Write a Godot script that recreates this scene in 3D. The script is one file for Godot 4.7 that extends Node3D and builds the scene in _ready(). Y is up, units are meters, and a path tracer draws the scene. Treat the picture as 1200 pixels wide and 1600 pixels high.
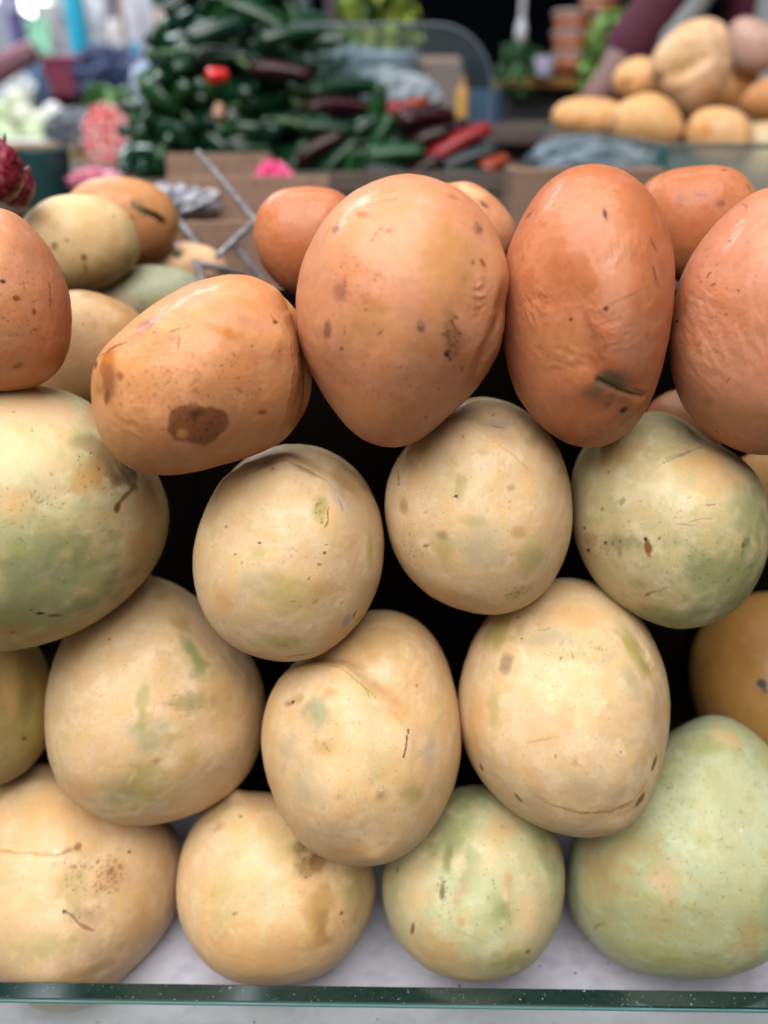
extends Node3D
# A market stall of mangoes seen from close by. Shapes are in metres, fruit outlines and skin marks in millimetres on the fruit's own face.

# skins: two base tones, a blotch tone, how strong the blotches are, and how far the pores show (linear colours)
const SKINS := {
	"pale": [Color(0.551, 0.392, 0.226), Color(0.518, 0.359, 0.192), Color(0.414, 0.318, 0.137), 0.38],
	"pale2": [Color(0.555, 0.374, 0.200), Color(0.518, 0.359, 0.204), Color(0.440, 0.311, 0.130), 0.38],
	"palegreen": [Color(0.474, 0.370, 0.207), Color(0.407, 0.348, 0.185), Color(0.318, 0.303, 0.133), 0.45],
	"greenpale": [Color(0.407, 0.359, 0.196), Color(0.355, 0.351, 0.189), Color(0.488, 0.355, 0.189), 0.55],
	"green": [Color(0.311, 0.329, 0.185), Color(0.348, 0.359, 0.215), Color(0.274, 0.289, 0.118), 0.5],
	"orange": [Color(0.455, 0.192, 0.098), Color(0.455, 0.211, 0.098), Color(0.403, 0.159, 0.075), 0.5],
	"orange2": [Color(0.455, 0.208, 0.081), Color(0.455, 0.189, 0.081), Color(0.429, 0.218, 0.085), 0.5],
	"red": [Color(0.371, 0.125, 0.054), Color(0.410, 0.154, 0.070), Color(0.333, 0.099, 0.040), 0.65],
	"pinkor": [Color(0.423, 0.169, 0.094), Color(0.455, 0.195, 0.107), Color(0.384, 0.133, 0.065), 0.5],
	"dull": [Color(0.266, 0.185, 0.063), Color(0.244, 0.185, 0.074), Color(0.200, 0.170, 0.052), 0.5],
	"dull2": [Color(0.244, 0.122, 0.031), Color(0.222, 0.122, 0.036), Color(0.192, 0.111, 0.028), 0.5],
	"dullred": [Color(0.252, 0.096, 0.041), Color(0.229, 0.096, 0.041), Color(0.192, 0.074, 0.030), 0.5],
	"greygreen": [Color(.25, .26, .165), Color(.28, .28, .18), Color(.23, .24, .13), .5],
	"deep": [Color(.07, .06, .03), Color(.06, .055, .03), Color(.05, .05, .02), .5],
	"deepred": [Color(.075, .03, .02), Color(.07, .032, .02), Color(.06, .025, .015), .5],
	"duskor": [Color(.352, .205, .096), Color(.339, .179, .070), Color(.320, .205, .102), .5],
	"yellow": [Color(0.520, 0.358, 0.163), Color(0.514, 0.351, 0.176), Color(0.442, 0.312, 0.111), 0.4],
	"peach": [Color(0.644, 0.414, 0.244), Color(0.629, 0.363, 0.178), Color(0.614, 0.444, 0.289), 0.45],
	"yellowor": [Color(0.644, 0.355, 0.155), Color(0.629, 0.326, 0.126), Color(0.659, 0.422, 0.229), 0.45],
	"palefar": [Color(0.512, 0.384, 0.230), Color(0.499, 0.358, 0.192), Color(0.435, 0.333, 0.154), 0.4],
	"pinkpalefruit": [Color(0.461, 0.301, 0.243), Color(0.461, 0.288, 0.224), Color(0.435, 0.288, 0.230), 0.3],
}
const MARKS := {
	"bruise": Color(.13, .036, .012), "black": Color(.012, .008, .006), "dark": Color(.035, .018, .012), "brown": Color(.122, .054, .019), "rust": Color(.192, .064, .022), "plum": Color(.064, .019, .019),
	"mauve": Color(.192, .077, .054), "smoke": Color(.090, .061, .035), "olive": Color(.31, .25, .075), "oliveD": Color(.141, .134, .048), "tan": Color(.36, .21, .065),
	"green": Color(.192, .214, .086), "yellowgreen": Color(.256, .256, .077), "greengrey": Color(.230, .250, .134), "greenwhite": Color(.333, .339, .179), "grey": Color(.370, .300, .175),
	"cream": Color(.52, .375, .20), "pinkpale": Color(.50, .32, .185), "peach": Color(.49, .275, .105), "lilac": Color(.320, .256, .230), "pink": Color(.397, .179, .102),
	"yellow": Color(.371, .173, .048), "orskin": Color(.371, .173, .058), "orsat": Color(.384, .122, .016), "rustor": Color(.320, .093, .026), "white": Color(.512, .499, .461),
}

var used_names := {}
var mats := {}
var blotch := FastNoiseLite.new()
var grain := FastNoiseLite.new()
var pores := FastNoiseLite.new()
var lumps := FastNoiseLite.new()
var creases := FastNoiseLite.new()


class FruitBody:
	var host
	var node: MeshInstance3D
	var seg: int
	var front: int
	var rings: int
	var rad := PackedFloat32Array()
	var least := 1e9
	var most := 0.0
	var dz: float
	var base := PackedVector3Array()
	var out := PackedVector3Array()
	var lift := PackedFloat32Array()
	var mid := PackedFloat32Array()
	var col := PackedColorArray()
	var rng := RandomNumberGenerator.new()
	var cells := []

	func around(x: float, y: float, r: float) -> void:
		# the vertices of the front half that may lie within r of (x, y)
		cells.clear()
		var m := sqrt(x * x + y * y)
		var k0 := int(floor(asin(clampf((m - r) / most, 0.0, 1.0)) / (PI / 2) * front))
		var k1 := int(ceil(asin(clampf((m + r) / least, 0.0, 1.0)) / (PI / 2) * front))
		var j0 := 0
		var j1 := seg - 1
		if m > r * 1.05:
			var a := atan2(y, x) + PI
			var w := asin(r / m)
			j0 = int(floor((a - w) / TAU * seg))
			j1 = int(ceil((a + w) / TAU * seg))
			if j1 - j0 >= seg:
				j0 = 0
				j1 = seg - 1
		for k in range(maxi(k0, 0), mini(k1, front) + 1):
			for j in range(j0, j1 + 1):
				cells.append(k * seg + posmod(j, seg))

	func patch(x: float, y: float, rx: float, ry: float, deg: float, tone: String, strength: float) -> void:
		var c: Color = MARKS[tone]
		var r := maxf(rx, ry) * 1.5
		var ca := cos(deg_to_rad(deg))
		var sa := sin(deg_to_rad(deg))
		around(x, y, r)
		for i in cells:
			var dx: float = base[i].x - x
			var dy: float = base[i].y - y
			var u := (dx * ca + dy * sa) / rx
			var v := (dy * ca - dx * sa) / ry
			var d := sqrt(u * u + v * v)
			if d < 1.6:
				d += .7 * mid[i]
				var w := minf(.95, strength * 1.15) * (1.0 - smoothstep(.18, 1.25, d))
				if w > 0.0:
					col[i] = col[i].lerp(c, w)

	func spot(x: float, y: float, rx: float, ry: float, deg: float, tone: String, strength: float) -> void:
		var c: Color = MARKS[tone]
		rx = maxf(rx, .5)
		ry = maxf(ry, .5)
		var r := maxf(rx, ry) * 1.3
		var ca := cos(deg_to_rad(deg))
		var sa := sin(deg_to_rad(deg))
		around(x, y, r)
		for i in cells:
			var dx: float = base[i].x - x
			var dy: float = base[i].y - y
			var u := (dx * ca + dy * sa) / rx
			var v := (dy * ca - dx * sa) / ry
			var d := sqrt(u * u + v * v) + (.55 if rx < 6.0 else .28) * mid[i]
			var w := minf(1.0, strength * 1.2) * (1.0 - smoothstep(.55 if rx < 6.0 else .86, 1.12 if rx < 6.0 else 1.04, d))
			if w > 0.0:
				col[i] = col[i].lerp(c, w)

	func scratch(x0: float, y0: float, x1: float, y1: float, wide: float, tone: String, strength: float) -> void:
		var c: Color = MARKS[tone]
		var h := maxf(wide * .5, .42)
		var dx := x1 - x0
		var dy := y1 - y0
		var l2 := maxf(dx * dx + dy * dy, .01)
		around((x0 + x1) * .5, (y0 + y1) * .5, sqrt(l2) * .5 + h * 1.6)
		for i in cells:
			var px: float = base[i].x - x0 + mid[i] * 1.2
			var py: float = base[i].y - y0 + mid[(i + 7) % mid.size()] * 1.2
			var t := clampf((px * dx + py * dy) / l2, 0.0, 1.0)
			var d := Vector2(px - t * dx, py - t * dy).length() / (h * (1.0 - .45 * absf(2.0 * t - 1.0)))
			var w := strength * (1.0 - smoothstep(.6, 1.25, d)) * (1.0 + .5 * mid[i])
			if w > 0.0:
				col[i] = col[i].lerp(c, minf(w, 1.0))

	func speckles(x: float, y: float, rx: float, ry: float, n: int, tone: String, big: float) -> void:
		for k in int(n * (1.7 if tone == "rust" else 1.0)):
			var a := rng.randf() * TAU
			var d := pow(rng.randf(), .6)
			var s := big * rng.randf_range(.28, .62)
			if rng.randf() < .12:
				s *= 1.6
			spot(x + cos(a) * d * rx, y + sin(a) * d * ry, s, s * rng.randf_range(.7, 1.2), rng.randf() * 180, tone, rng.randf_range(.12, .55))

	func bump(x: float, y: float, rx: float, ry: float, deg: float, h: float) -> void:
		var ca := cos(deg_to_rad(deg))
		var sa := sin(deg_to_rad(deg))
		around(x, y, maxf(rx, ry) * 1.8)
		for i in cells:
			var dx: float = base[i].x - x
			var dy: float = base[i].y - y
			var u := (dx * ca + dy * sa) / rx
			var v := (dy * ca - dx * sa) / ry
			lift[i] += h * exp(-1.6 * (u * u + v * v))

	func crease(x0: float, y0: float, x1: float, y1: float, wide: float, h: float) -> void:
		var dx := x1 - x0
		var dy := y1 - y0
		var l2 := maxf(dx * dx + dy * dy, .01)
		around((x0 + x1) * .5, (y0 + y1) * .5, sqrt(l2) * .5 + wide * 2.0)
		for i in cells:
			var px: float = base[i].x - x0
			var py: float = base[i].y - y0
			var t := clampf((px * dx + py * dy) / l2, 0.0, 1.0)
			var d := Vector2(px - t * dx, py - t * dy).length() / wide
			lift[i] += h * exp(-1.7 * d * d)

	func fold(points: Array, wide: float, h: float) -> void:
		# one lobe overlapping another along a line: the skin drops on the left of the line and rises again slowly
		var mid_p := Vector2.ZERO
		var line := []
		for k in range(0, points.size(), 2):
			line.append(Vector2(points[k], points[k + 1]))
			mid_p += line[-1]
		mid_p /= line.size()
		var reach := 0.0
		for p in line:
			reach = maxf(reach, p.distance_to(mid_p))
		around(mid_p.x, mid_p.y, reach + wide * 5.0)
		var total: float = 0.0
		for k in line.size() - 1:
			total += line[k].distance_to(line[k + 1])
		for i in cells:
			var p := Vector2(base[i].x + mid[i] * 1.5, base[i].y)
			var best := 1e9
			var sd := 0.0
			var along := 0.0
			var run := 0.0
			for k in line.size() - 1:
				var ab: Vector2 = line[k + 1] - line[k]
				var raw: float = (p - line[k]).dot(ab) / ab.length_squared()
				var t := clampf(raw, 0.0, 1.0)
				var off: Vector2 = p - line[k] - ab * t
				var d := off.length()
				if d < best:
					best = d
					sd = d * signf(ab.cross(p - line[k]))
					along = (run + ab.length() * t) / total
				run += ab.length()
			var taper := smoothstep(0.0, .25, along) * smoothstep(0.0, .5, 1.0 - along)
			if sd > 0.0:
				lift[i] -= h * taper * smoothstep(0.0, wide * 1.5, sd) * exp(-sd / (wide * 2.8)) * 1.7
			else:
				lift[i] += h * .12 * taper * exp(-sd * sd / (wide * wide))

	func wrinkle(x: float, y: float, rx: float, ry: float, deg: float, h: float) -> void:
		# fine creases running along the long side of an ellipse
		var ca := cos(deg_to_rad(deg))
		var sa := sin(deg_to_rad(deg))
		around(x, y, maxf(rx, ry) * 1.4)
		for i in cells:
			var dx: float = base[i].x - x
			var dy: float = base[i].y - y
			var u := dx * ca + dy * sa
			var v := dy * ca - dx * sa
			var d := u * u / (rx * rx) + v * v / (ry * ry)
			if d < 1.6:
				lift[i] += h * exp(-1.8 * d) * host.creases.get_noise_3d(u * .35, v, base[i].z * .6 + rx)

	func finish() -> void:
		var n := base.size()
		var pos := PackedVector3Array()
		var nor := PackedVector3Array()
		var idx := PackedInt32Array()
		pos.resize(n)
		nor.resize(n)
		for i in n:
			pos[i] = (base[i] + out[i] * lift[i]) * .001
		for k in rings + 1:
			for j in seg:
				var i := k * seg + j
				if k == 0 or k == rings:
					nor[i] = Vector3(0, 0, 1 if k == 0 else -1)
					pos[i] = pos[k * seg]
					continue
				var du := pos[k * seg + (j + 1) % seg] - pos[k * seg + (j + seg - 1) % seg]
				var dv := pos[i + seg] - pos[i - seg]
				nor[i] = dv.cross(du).normalized()
		for k in rings:
			for j in seg:
				var a := k * seg + j
				var b := k * seg + (j + 1) % seg
				idx.append_array([a, b, b + seg, a, b + seg, a + seg])
		var test := (seg * (front / 2))
		if nor[test].dot(out[test]) < 0:
			for i in n:
				if i >= seg and i < n - seg:
					nor[i] = -nor[i]
		var arr := []
		arr.resize(Mesh.ARRAY_MAX)
		arr[Mesh.ARRAY_VERTEX] = pos
		arr[Mesh.ARRAY_NORMAL] = nor
		arr[Mesh.ARRAY_COLOR] = col
		arr[Mesh.ARRAY_INDEX] = idx
		var me := ArrayMesh.new()
		me.add_surface_from_arrays(Mesh.PRIMITIVE_TRIANGLES, arr)
		node.mesh = me


func fruit(label: String, group: String, at: Vector3, turn: Vector3, skin: String, dz: float, number: int, fine: float, radii: Array) -> FruitBody:
	var s := FruitBody.new()
	s.host = self
	s.seg = int(360 * fine)
	s.front = int(100 * fine)
	s.rings = s.front + int(30 * fine)
	s.dz = dz
	s.rng.seed = number
	var n := radii.size()
	for j in s.seg:
		var u := float(j) / s.seg * n
		var i := int(u)
		s.rad.append(cubic_interpolate(radii[i % n], radii[(i + 1) % n], radii[(i + n - 1) % n], radii[(i + 2) % n], u - i))
	for r in radii:
		s.least = minf(s.least, r)
		s.most = maxf(s.most, r)
	var tones: Array = SKINS[skin]
	var a: Color = tones[0]
	var b: Color = tones[1]
	var c: Color = tones[2]
	var share: float = tones[3]
	var light := Color(minf(a.r * 1.08, 1), a.g * 1.13, a.b * 1.28)
	var warm := Color(a.r * 1.0, a.g * .86, a.b * .68)
	var shift := Vector3(number * 13.7, number * 5.3, number * -9.1)
	var total := (s.rings + 1) * s.seg
	s.base.resize(total)
	s.out.resize(total)
	s.mid.resize(total)
	s.lift.resize(total)
	s.col.resize(total)
	for k in s.rings + 1:
		var phi := PI / 2 * k / s.front if k <= s.front else PI / 2 + PI / 2 * (k - s.front) / (s.rings - s.front)
		var sp := sin(phi)
		var cp := cos(phi)
		for j in s.seg:
			var th := TAU * j / s.seg - PI
			var r := s.rad[j]
			var p := Vector3(r * sp * cos(th), r * sp * sin(th), dz * cp)
			var q := p + shift
			p *= 1.0 + .055 * absf(cp) * lumps.get_noise_3dv(q)
			var i := k * s.seg + j
			s.base[i] = p
			s.out[i] = Vector3(p.x / (r * r), p.y / (r * r), p.z / (dz * dz)).normalized()
			var m := grain.get_noise_3dv(q)
			s.mid[i] = m
			var big := blotch.get_noise_3dv(q)
			var small := pores.get_noise_3dv(q)
			var m2 := grain.get_noise_3dv(q * 2.9 + Vector3(50, 20, 90))
			var m3 := grain.get_noise_3dv(q * .8 + Vector3(-80, 33, 12))
			var t := a.lerp(b, smoothstep(-.25, .25, big + .5 * m + .25 * m2))
			t = t.lerp(c, share * smoothstep(.02, .36, m - .5 * big + .2 * m2))
			t = t.lerp(light, .55 * smoothstep(.06, .42, m3 + .35 * big + .15 * m2))
			t = t.lerp(warm, .5 * smoothstep(.08, .45, -m3 + .3 * m - .4 * big + .12 * m2))
			t *= (1.0 + .08 * m + .07 * m2 + .06 * small) * (1.0 - .16 * smoothstep(.40, .60, small + .25 * m2))
			t.a = 1.0
			s.col[i] = t
			s.lift[i] = .22 * m
	s.node = MeshInstance3D.new()
	s.node.name = numbered("mango")
	add_child(s.node)
	s.node.position = at
	s.node.rotation_degrees = turn
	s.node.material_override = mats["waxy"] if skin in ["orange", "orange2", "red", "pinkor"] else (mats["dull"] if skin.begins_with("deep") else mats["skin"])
	s.node.set_meta("label", label)
	s.node.set_meta("category", "mango")
	s.node.set_meta("group", group)
	return s


func numbered(called: String) -> String:
	var n: int = used_names.get(called, 0)
	used_names[called] = n + 1
	return called if n == 0 else "%s_%03d" % [called, n]


func thing(called: String, label: String, category: String, at := Vector3.ZERO, turn := Vector3.ZERO, group := "") -> Node3D:
	var o := Node3D.new()
	o.name = numbered(called)
	add_child(o)
	o.position = at
	o.rotation_degrees = turn
	tag(o, label, category, group)
	return o


func tag(o: Node3D, label: String, category: String, group := "") -> void:
	o.set_meta("label", label)
	o.set_meta("category", category)
	if group:
		o.set_meta("group", group)


func part(called: String, mesh: Mesh, mat: Material, parent: Node3D = null, at := Vector3.ZERO, turn := Vector3.ZERO) -> MeshInstance3D:
	var o := MeshInstance3D.new()
	o.mesh = mesh
	o.material_override = mat
	o.name = called if parent else numbered(called)
	if parent:
		parent.add_child(o, true)
	else:
		add_child(o)
	o.position = at
	o.rotation_degrees = turn
	return o


func setting(called: String, mesh: Mesh, mat: Material, at := Vector3.ZERO, turn := Vector3.ZERO) -> MeshInstance3D:
	var o := part(called, mesh, mat, null, at, turn)
	o.set_meta("kind", "structure")
	return o


func stuff_mat(color: Color, rough := .6, spec := .5) -> StandardMaterial3D:
	var m := StandardMaterial3D.new()
	m.albedo_color = color.linear_to_srgb()
	m.roughness = rough
	m.metallic_specular = spec
	return m


func noise_tex(freq: float, seed_: int, colors: Array, stops: Array, size := 256, octaves := 4, kind := FastNoiseLite.TYPE_SIMPLEX_SMOOTH) -> NoiseTexture2D:
	var n := FastNoiseLite.new()
	n.noise_type = kind
	n.frequency = freq
	n.seed = seed_
	n.fractal_octaves = octaves
	var t := NoiseTexture2D.new()
	t.width = size
	t.height = size
	t.seamless = true
	t.noise = n
	var g := Gradient.new()
	g.offsets = PackedFloat32Array(stops)
	var cs := PackedColorArray()
	for c in colors:
		cs.append(c.linear_to_srgb())
	g.colors = cs
	t.color_ramp = g
	return t


func normal_tex(freq: float, seed_: int, bump: float, size := 256, octaves := 3) -> NoiseTexture2D:
	var n := FastNoiseLite.new()
	n.frequency = freq
	n.seed = seed_
	n.fractal_octaves = octaves
	var t := NoiseTexture2D.new()
	t.width = size
	t.height = size
	t.seamless = true
	t.noise = n
	t.as_normal_map = true
	t.bump_strength = bump
	return t


func textured(t: Texture2D, rough := .6, scale := Vector3.ONE, spec := .4) -> StandardMaterial3D:
	var m := StandardMaterial3D.new()
	m.albedo_texture = t
	m.roughness = rough
	m.metallic_specular = spec
	m.uv1_triplanar = true
	m.uv1_scale = scale
	return m


# ---- mesh helpers ----
func box(size: Vector3, chamfer := .002) -> ArrayMesh:
	# a box whose edges are cut off at 45 degrees
	var st := SurfaceTool.new()
	st.begin(Mesh.PRIMITIVE_TRIANGLES)
	var h := size * .5
	var c := minf(chamfer, minf(h.x, minf(h.y, h.z)) * .9)
	var hull := []
	for sx in [-1, 1]:
		for sy in [-1, 1]:
			for sz in [-1, 1]:
				hull.append([Vector3(sx * h.x, sy * (h.y - c), sz * (h.z - c)), Vector3(sx * (h.x - c), sy * h.y, sz * (h.z - c)), Vector3(sx * (h.x - c), sy * (h.y - c), sz * h.z)])
	var at := func(sx: int, sy: int, sz: int, which: int) -> Vector3: return hull[(4 if sx > 0 else 0) + (2 if sy > 0 else 0) + (1 if sz > 0 else 0)][which]
	for s in [-1, 1]:
		face(st, [at.call(s, -1, -1, 0), at.call(s, 1, -1, 0), at.call(s, 1, 1, 0), at.call(s, -1, 1, 0)])
		face(st, [at.call(-1, s, -1, 1), at.call(1, s, -1, 1), at.call(1, s, 1, 1), at.call(-1, s, 1, 1)])
		face(st, [at.call(-1, -1, s, 2), at.call(1, -1, s, 2), at.call(1, 1, s, 2), at.call(-1, 1, s, 2)])
		for t in [-1, 1]:
			face(st, [at.call(s, t, -1, 0), at.call(s, t, 1, 0), at.call(s, t, 1, 1), at.call(s, t, -1, 1)])
			face(st, [at.call(s, -1, t, 0), at.call(s, 1, t, 0), at.call(s, 1, t, 2), at.call(s, -1, t, 2)])
			face(st, [at.call(-1, s, t, 1), at.call(1, s, t, 1), at.call(1, s, t, 2), at.call(-1, s, t, 2)])
			for u in [-1, 1]:
				face(st, [at.call(s, t, u, 0), at.call(s, t, u, 1), at.call(s, t, u, 2)])
	return st.commit()


func face(st: SurfaceTool, p: Array) -> void:
	# a flat convex face round the origin of its solid, turned outwards
	var n: Vector3 = (p[1] - p[0]).cross(p[2] - p[0])
	var mid := Vector3.ZERO
	for v in p:
		mid += v
	if n.dot(mid) > 0:
		p = p.duplicate()
		p.reverse()
	n = -(p[1] - p[0]).cross(p[2] - p[0]).normalized()
	for k in range(1, p.size() - 1):
		for v in [p[0], p[k], p[k + 1]]:
			st.set_normal(n)
			st.add_vertex(v)


func tube(path: Array, radii: Array, sides := 12, squash := 1.0, lobes := 0, lobe := 0.0) -> ArrayMesh:
	# rings along a path, closed at both ends, smooth
	var pos := PackedVector3Array()
	var idx := PackedInt32Array()
	var n := path.size()
	var side := Vector3.ZERO
	for k in n:
		var dir: Vector3 = (path[mini(k + 1, n - 1)] - path[maxi(k - 1, 0)]).normalized()
		if side == Vector3.ZERO:
			side = dir.cross(Vector3.UP if absf(dir.y) < .9 else Vector3.RIGHT).normalized()
		side = (side - dir * side.dot(dir)).normalized()
		var up := side.cross(dir)
		for j in sides:
			var a := TAU * j / sides
			var r: float = radii[k] * (1.0 + lobe * cos(a * lobes))
			pos.append(path[k] + side * cos(a) * r + up * sin(a) * r * squash)
	for k in n - 1:
		for j in sides:
			var a := k * sides + j
			var b := k * sides + (j + 1) % sides
			idx.append_array([a, b, b + sides, a, b + sides, a + sides])
	var first := pos.size()
	pos.append(path[0])
	pos.append(path[n - 1])
	for j in sides:
		idx.append_array([first, (j + 1) % sides, j, first + 1, (n - 1) * sides + j, (n - 1) * sides + (j + 1) % sides])
	return smooth(pos, idx)


func smooth(pos: PackedVector3Array, idx: PackedInt32Array, col := PackedColorArray()) -> ArrayMesh:
	var nor := PackedVector3Array()
	nor.resize(pos.size())
	for t in range(0, idx.size(), 3):
		var n := (pos[idx[t + 2]] - pos[idx[t]]).cross(pos[idx[t + 1]] - pos[idx[t]])
		for k in 3:
			nor[idx[t + k]] += n
	for i in nor.size():
		nor[i] = nor[i].normalized()
	var arr := []
	arr.resize(Mesh.ARRAY_MAX)
	arr[Mesh.ARRAY_VERTEX] = pos
	arr[Mesh.ARRAY_NORMAL] = nor
	if col.size():
		arr[Mesh.ARRAY_COLOR] = col
	arr[Mesh.ARRAY_INDEX] = idx
	var me := ArrayMesh.new()
	me.add_surface_from_arrays(Mesh.PRIMITIVE_TRIANGLES, arr)
	return me


func lathe(profile: Array, sides := 24) -> ArrayMesh:
	# profile of Vector2(radius, height); sharp rings are given twice
	var path := []
	var radii := []
	for p in profile:
		path.append(Vector3(0, p.y, 0))
		radii.append(maxf(p.x, .0001))
	var pos := PackedVector3Array()
	var idx := PackedInt32Array()
	for k in path.size():
		for j in sides:
			var a := TAU * j / sides
			pos.append(path[k] + Vector3(cos(a), 0, sin(a)) * radii[k])
	for k in path.size() - 1:
		for j in sides:
			var a := k * sides + j
			var b := k * sides + (j + 1) % sides
			idx.append_array([a, b + sides, b, a, a + sides, b + sides])
	return smooth(pos, idx)


func cloth(wide: float, high: float, fold: float, number: int, thick := .003, nx := 14, ny := 24) -> ArrayMesh:
	# a hanging sheet with folds and two faces; its top edge is at the origin
	var n := FastNoiseLite.new()
	n.seed = number
	n.frequency = 1.0
	var pos := PackedVector3Array()
	var idx := PackedInt32Array()
	for layer in 2:
		for k in ny + 1:
			for j in nx + 1:
				var u := float(j) / nx - .5
				var v := float(k) / ny
				var z := fold * (n.get_noise_2d(u * 6.0, v * 1.2) + .5 * n.get_noise_2d(u * 14.0 + 9.0, v * 3.0))
				pos.append(Vector3(wide * u * (1.0 + .12 * n.get_noise_2d(v * 4.0, 7.0)), -high * v + .01 * n.get_noise_2d(u * 9.0, 30.0), z + thick * (.5 - layer)))
	var per := (nx + 1) * (ny + 1)
	for layer in 2:
		for k in ny:
			for j in nx:
				var a := layer * per + k * (nx + 1) + j
				var q := [a, a + 1, a + nx + 2, a, a + nx + 2, a + nx + 1]
				if layer == 1:
					q.reverse()
				idx.append_array(q)
	for k in ny:
		for j in [0, nx]:
			var a: int = k * (nx + 1) + j
			idx.append_array([a, a + nx + 1, a + per, a + per, a + nx + 1, a + per + nx + 1])
	for j in nx:
		for k in [0, ny]:
			var a: int = k * (nx + 1) + j
			idx.append_array([a, a + 1, a + per, a + per, a + 1, a + per + 1])
	return smooth(pos, idx)


func crumpled(size: Vector3, number: int, sharp := .35, freq := 2.2) -> ArrayMesh:
	# a crumpled bag: a ball pushed in and out by ridged noise, flat facets
	var n := FastNoiseLite.new()
	n.seed = number
	n.frequency = freq
	n.fractal_type = FastNoiseLite.FRACTAL_RIDGED
	n.fractal_octaves = 3
	var st := SurfaceTool.new()
	st.begin(Mesh.PRIMITIVE_TRIANGLES)
	var seg := 40
	var rows := 22
	var p := func(k: int, j: int) -> Vector3:
		var th := TAU * (j % seg) / seg
		var ph := PI * k / rows
		var d := Vector3(sin(ph) * cos(th), cos(ph), sin(ph) * sin(th))
		return d * size * .5 * (1.0 + sharp * n.get_noise_3dv(d))
	for k in rows:
		for j in seg:
			var q := [p.call(k, j), p.call(k, j + 1), p.call(k + 1, j + 1), p.call(k + 1, j)]
			for v in [q[0], q[1], q[2], q[0], q[2], q[3]]:
				st.set_smooth_group(-1)
				st.add_vertex(v)
	st.generate_normals()
	return st.commit()


func ball(size: Vector3, number: int, rough := .06, freq := 1.6, seg := 28, rows := 16) -> ArrayMesh:
	var n := FastNoiseLite.new()
	n.seed = number
	n.frequency = freq
	var pos := PackedVector3Array()
	var idx := PackedInt32Array()
	for k in rows + 1:
		for j in seg:
			var th := TAU * j / seg
			var ph := PI * k / rows
			var d := Vector3(sin(ph) * cos(th), cos(ph), sin(ph) * sin(th))
			pos.append(d * size * .5 * (1.0 + rough * n.get_noise_3dv(d)))
	for k in rows:
		for j in seg:
			var a := k * seg + j
			var b := k * seg + (j + 1) % seg
			idx.append_array([a, b, b + seg, a, b + seg, a + seg])
	return smooth(pos, idx)


func leaves(size: Vector3, count: int, leaf: float, number: int, hue: Color, hue2: Color) -> ArrayMesh:
	# a loose bunch of small bent leaves with vertex colours
	var r := RandomNumberGenerator.new()
	r.seed = number
	var pos := PackedVector3Array()
	var idx := PackedInt32Array()
	var col := PackedColorArray()
	for k in count:
		var d := Vector3(r.randf_range(-1, 1), r.randf_range(-1, 1), r.randf_range(-1, 1))
		if d.length() > 1.0:
			d = d.normalized() * r.randf_range(.6, 1.0)
		var at := d * size * .5
		var b := Basis.from_euler(Vector3(r.randf_range(-1.2, 1.2), r.randf() * TAU, r.randf_range(-.9, .9)))
		var l := leaf * r.randf_range(.6, 1.3)
		var w := l * r.randf_range(.3, .5)
		var first := pos.size()
		var c := hue.lerp(hue2, r.randf())
		for v in [Vector3(0, 0, 0), Vector3(-w, l * .2, l * .4), Vector3(0, l * .1, l * .5), Vector3(w, l * .2, l * .4), Vector3(-w * .7, l * .1, l * .8), Vector3(w * .7, l * .1, l * .8), Vector3(0, -l * .15, l * 1.1)]:
			pos.append(at + b * v)
			col.append(c)
		for t in [0, 1, 2, 0, 2, 3, 1, 4, 2, 2, 4, 6, 2, 6, 5, 2, 5, 3]:
			idx.append(first + t)
	return smooth(pos, idx, col)


func pod(long: float, wide: float, bend: float, tip: float, lobes := 3, lobe := .05) -> ArrayMesh:
	# a chilli or pepper along x, stalk end at -x
	var path := []
	var radii := []
	var n := 16
	for k in n + 1:
		var t := float(k) / n
		path.append(Vector3(long * (t - .5), -bend * long * (2.0 * t - 1.0) ** 2, bend * long * .4 * sin(t * 3.0)))
		var r := wide * .5 * sqrt(clampf(1.0 - (1.0 - minf(t / .18, 1.0)) ** 2 * .75, 0.02, 1.0)) * lerpf(1.0, tip, smoothstep(.25, 1.0, t))
		if t > .86:
			r *= sqrt(clampf(1.0 - ((t - .86) / .14) ** 2, 0.002, 1.0))
		radii.append(r)
	return tube(path, radii, 16, .92, lobes, lobe)


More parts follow.
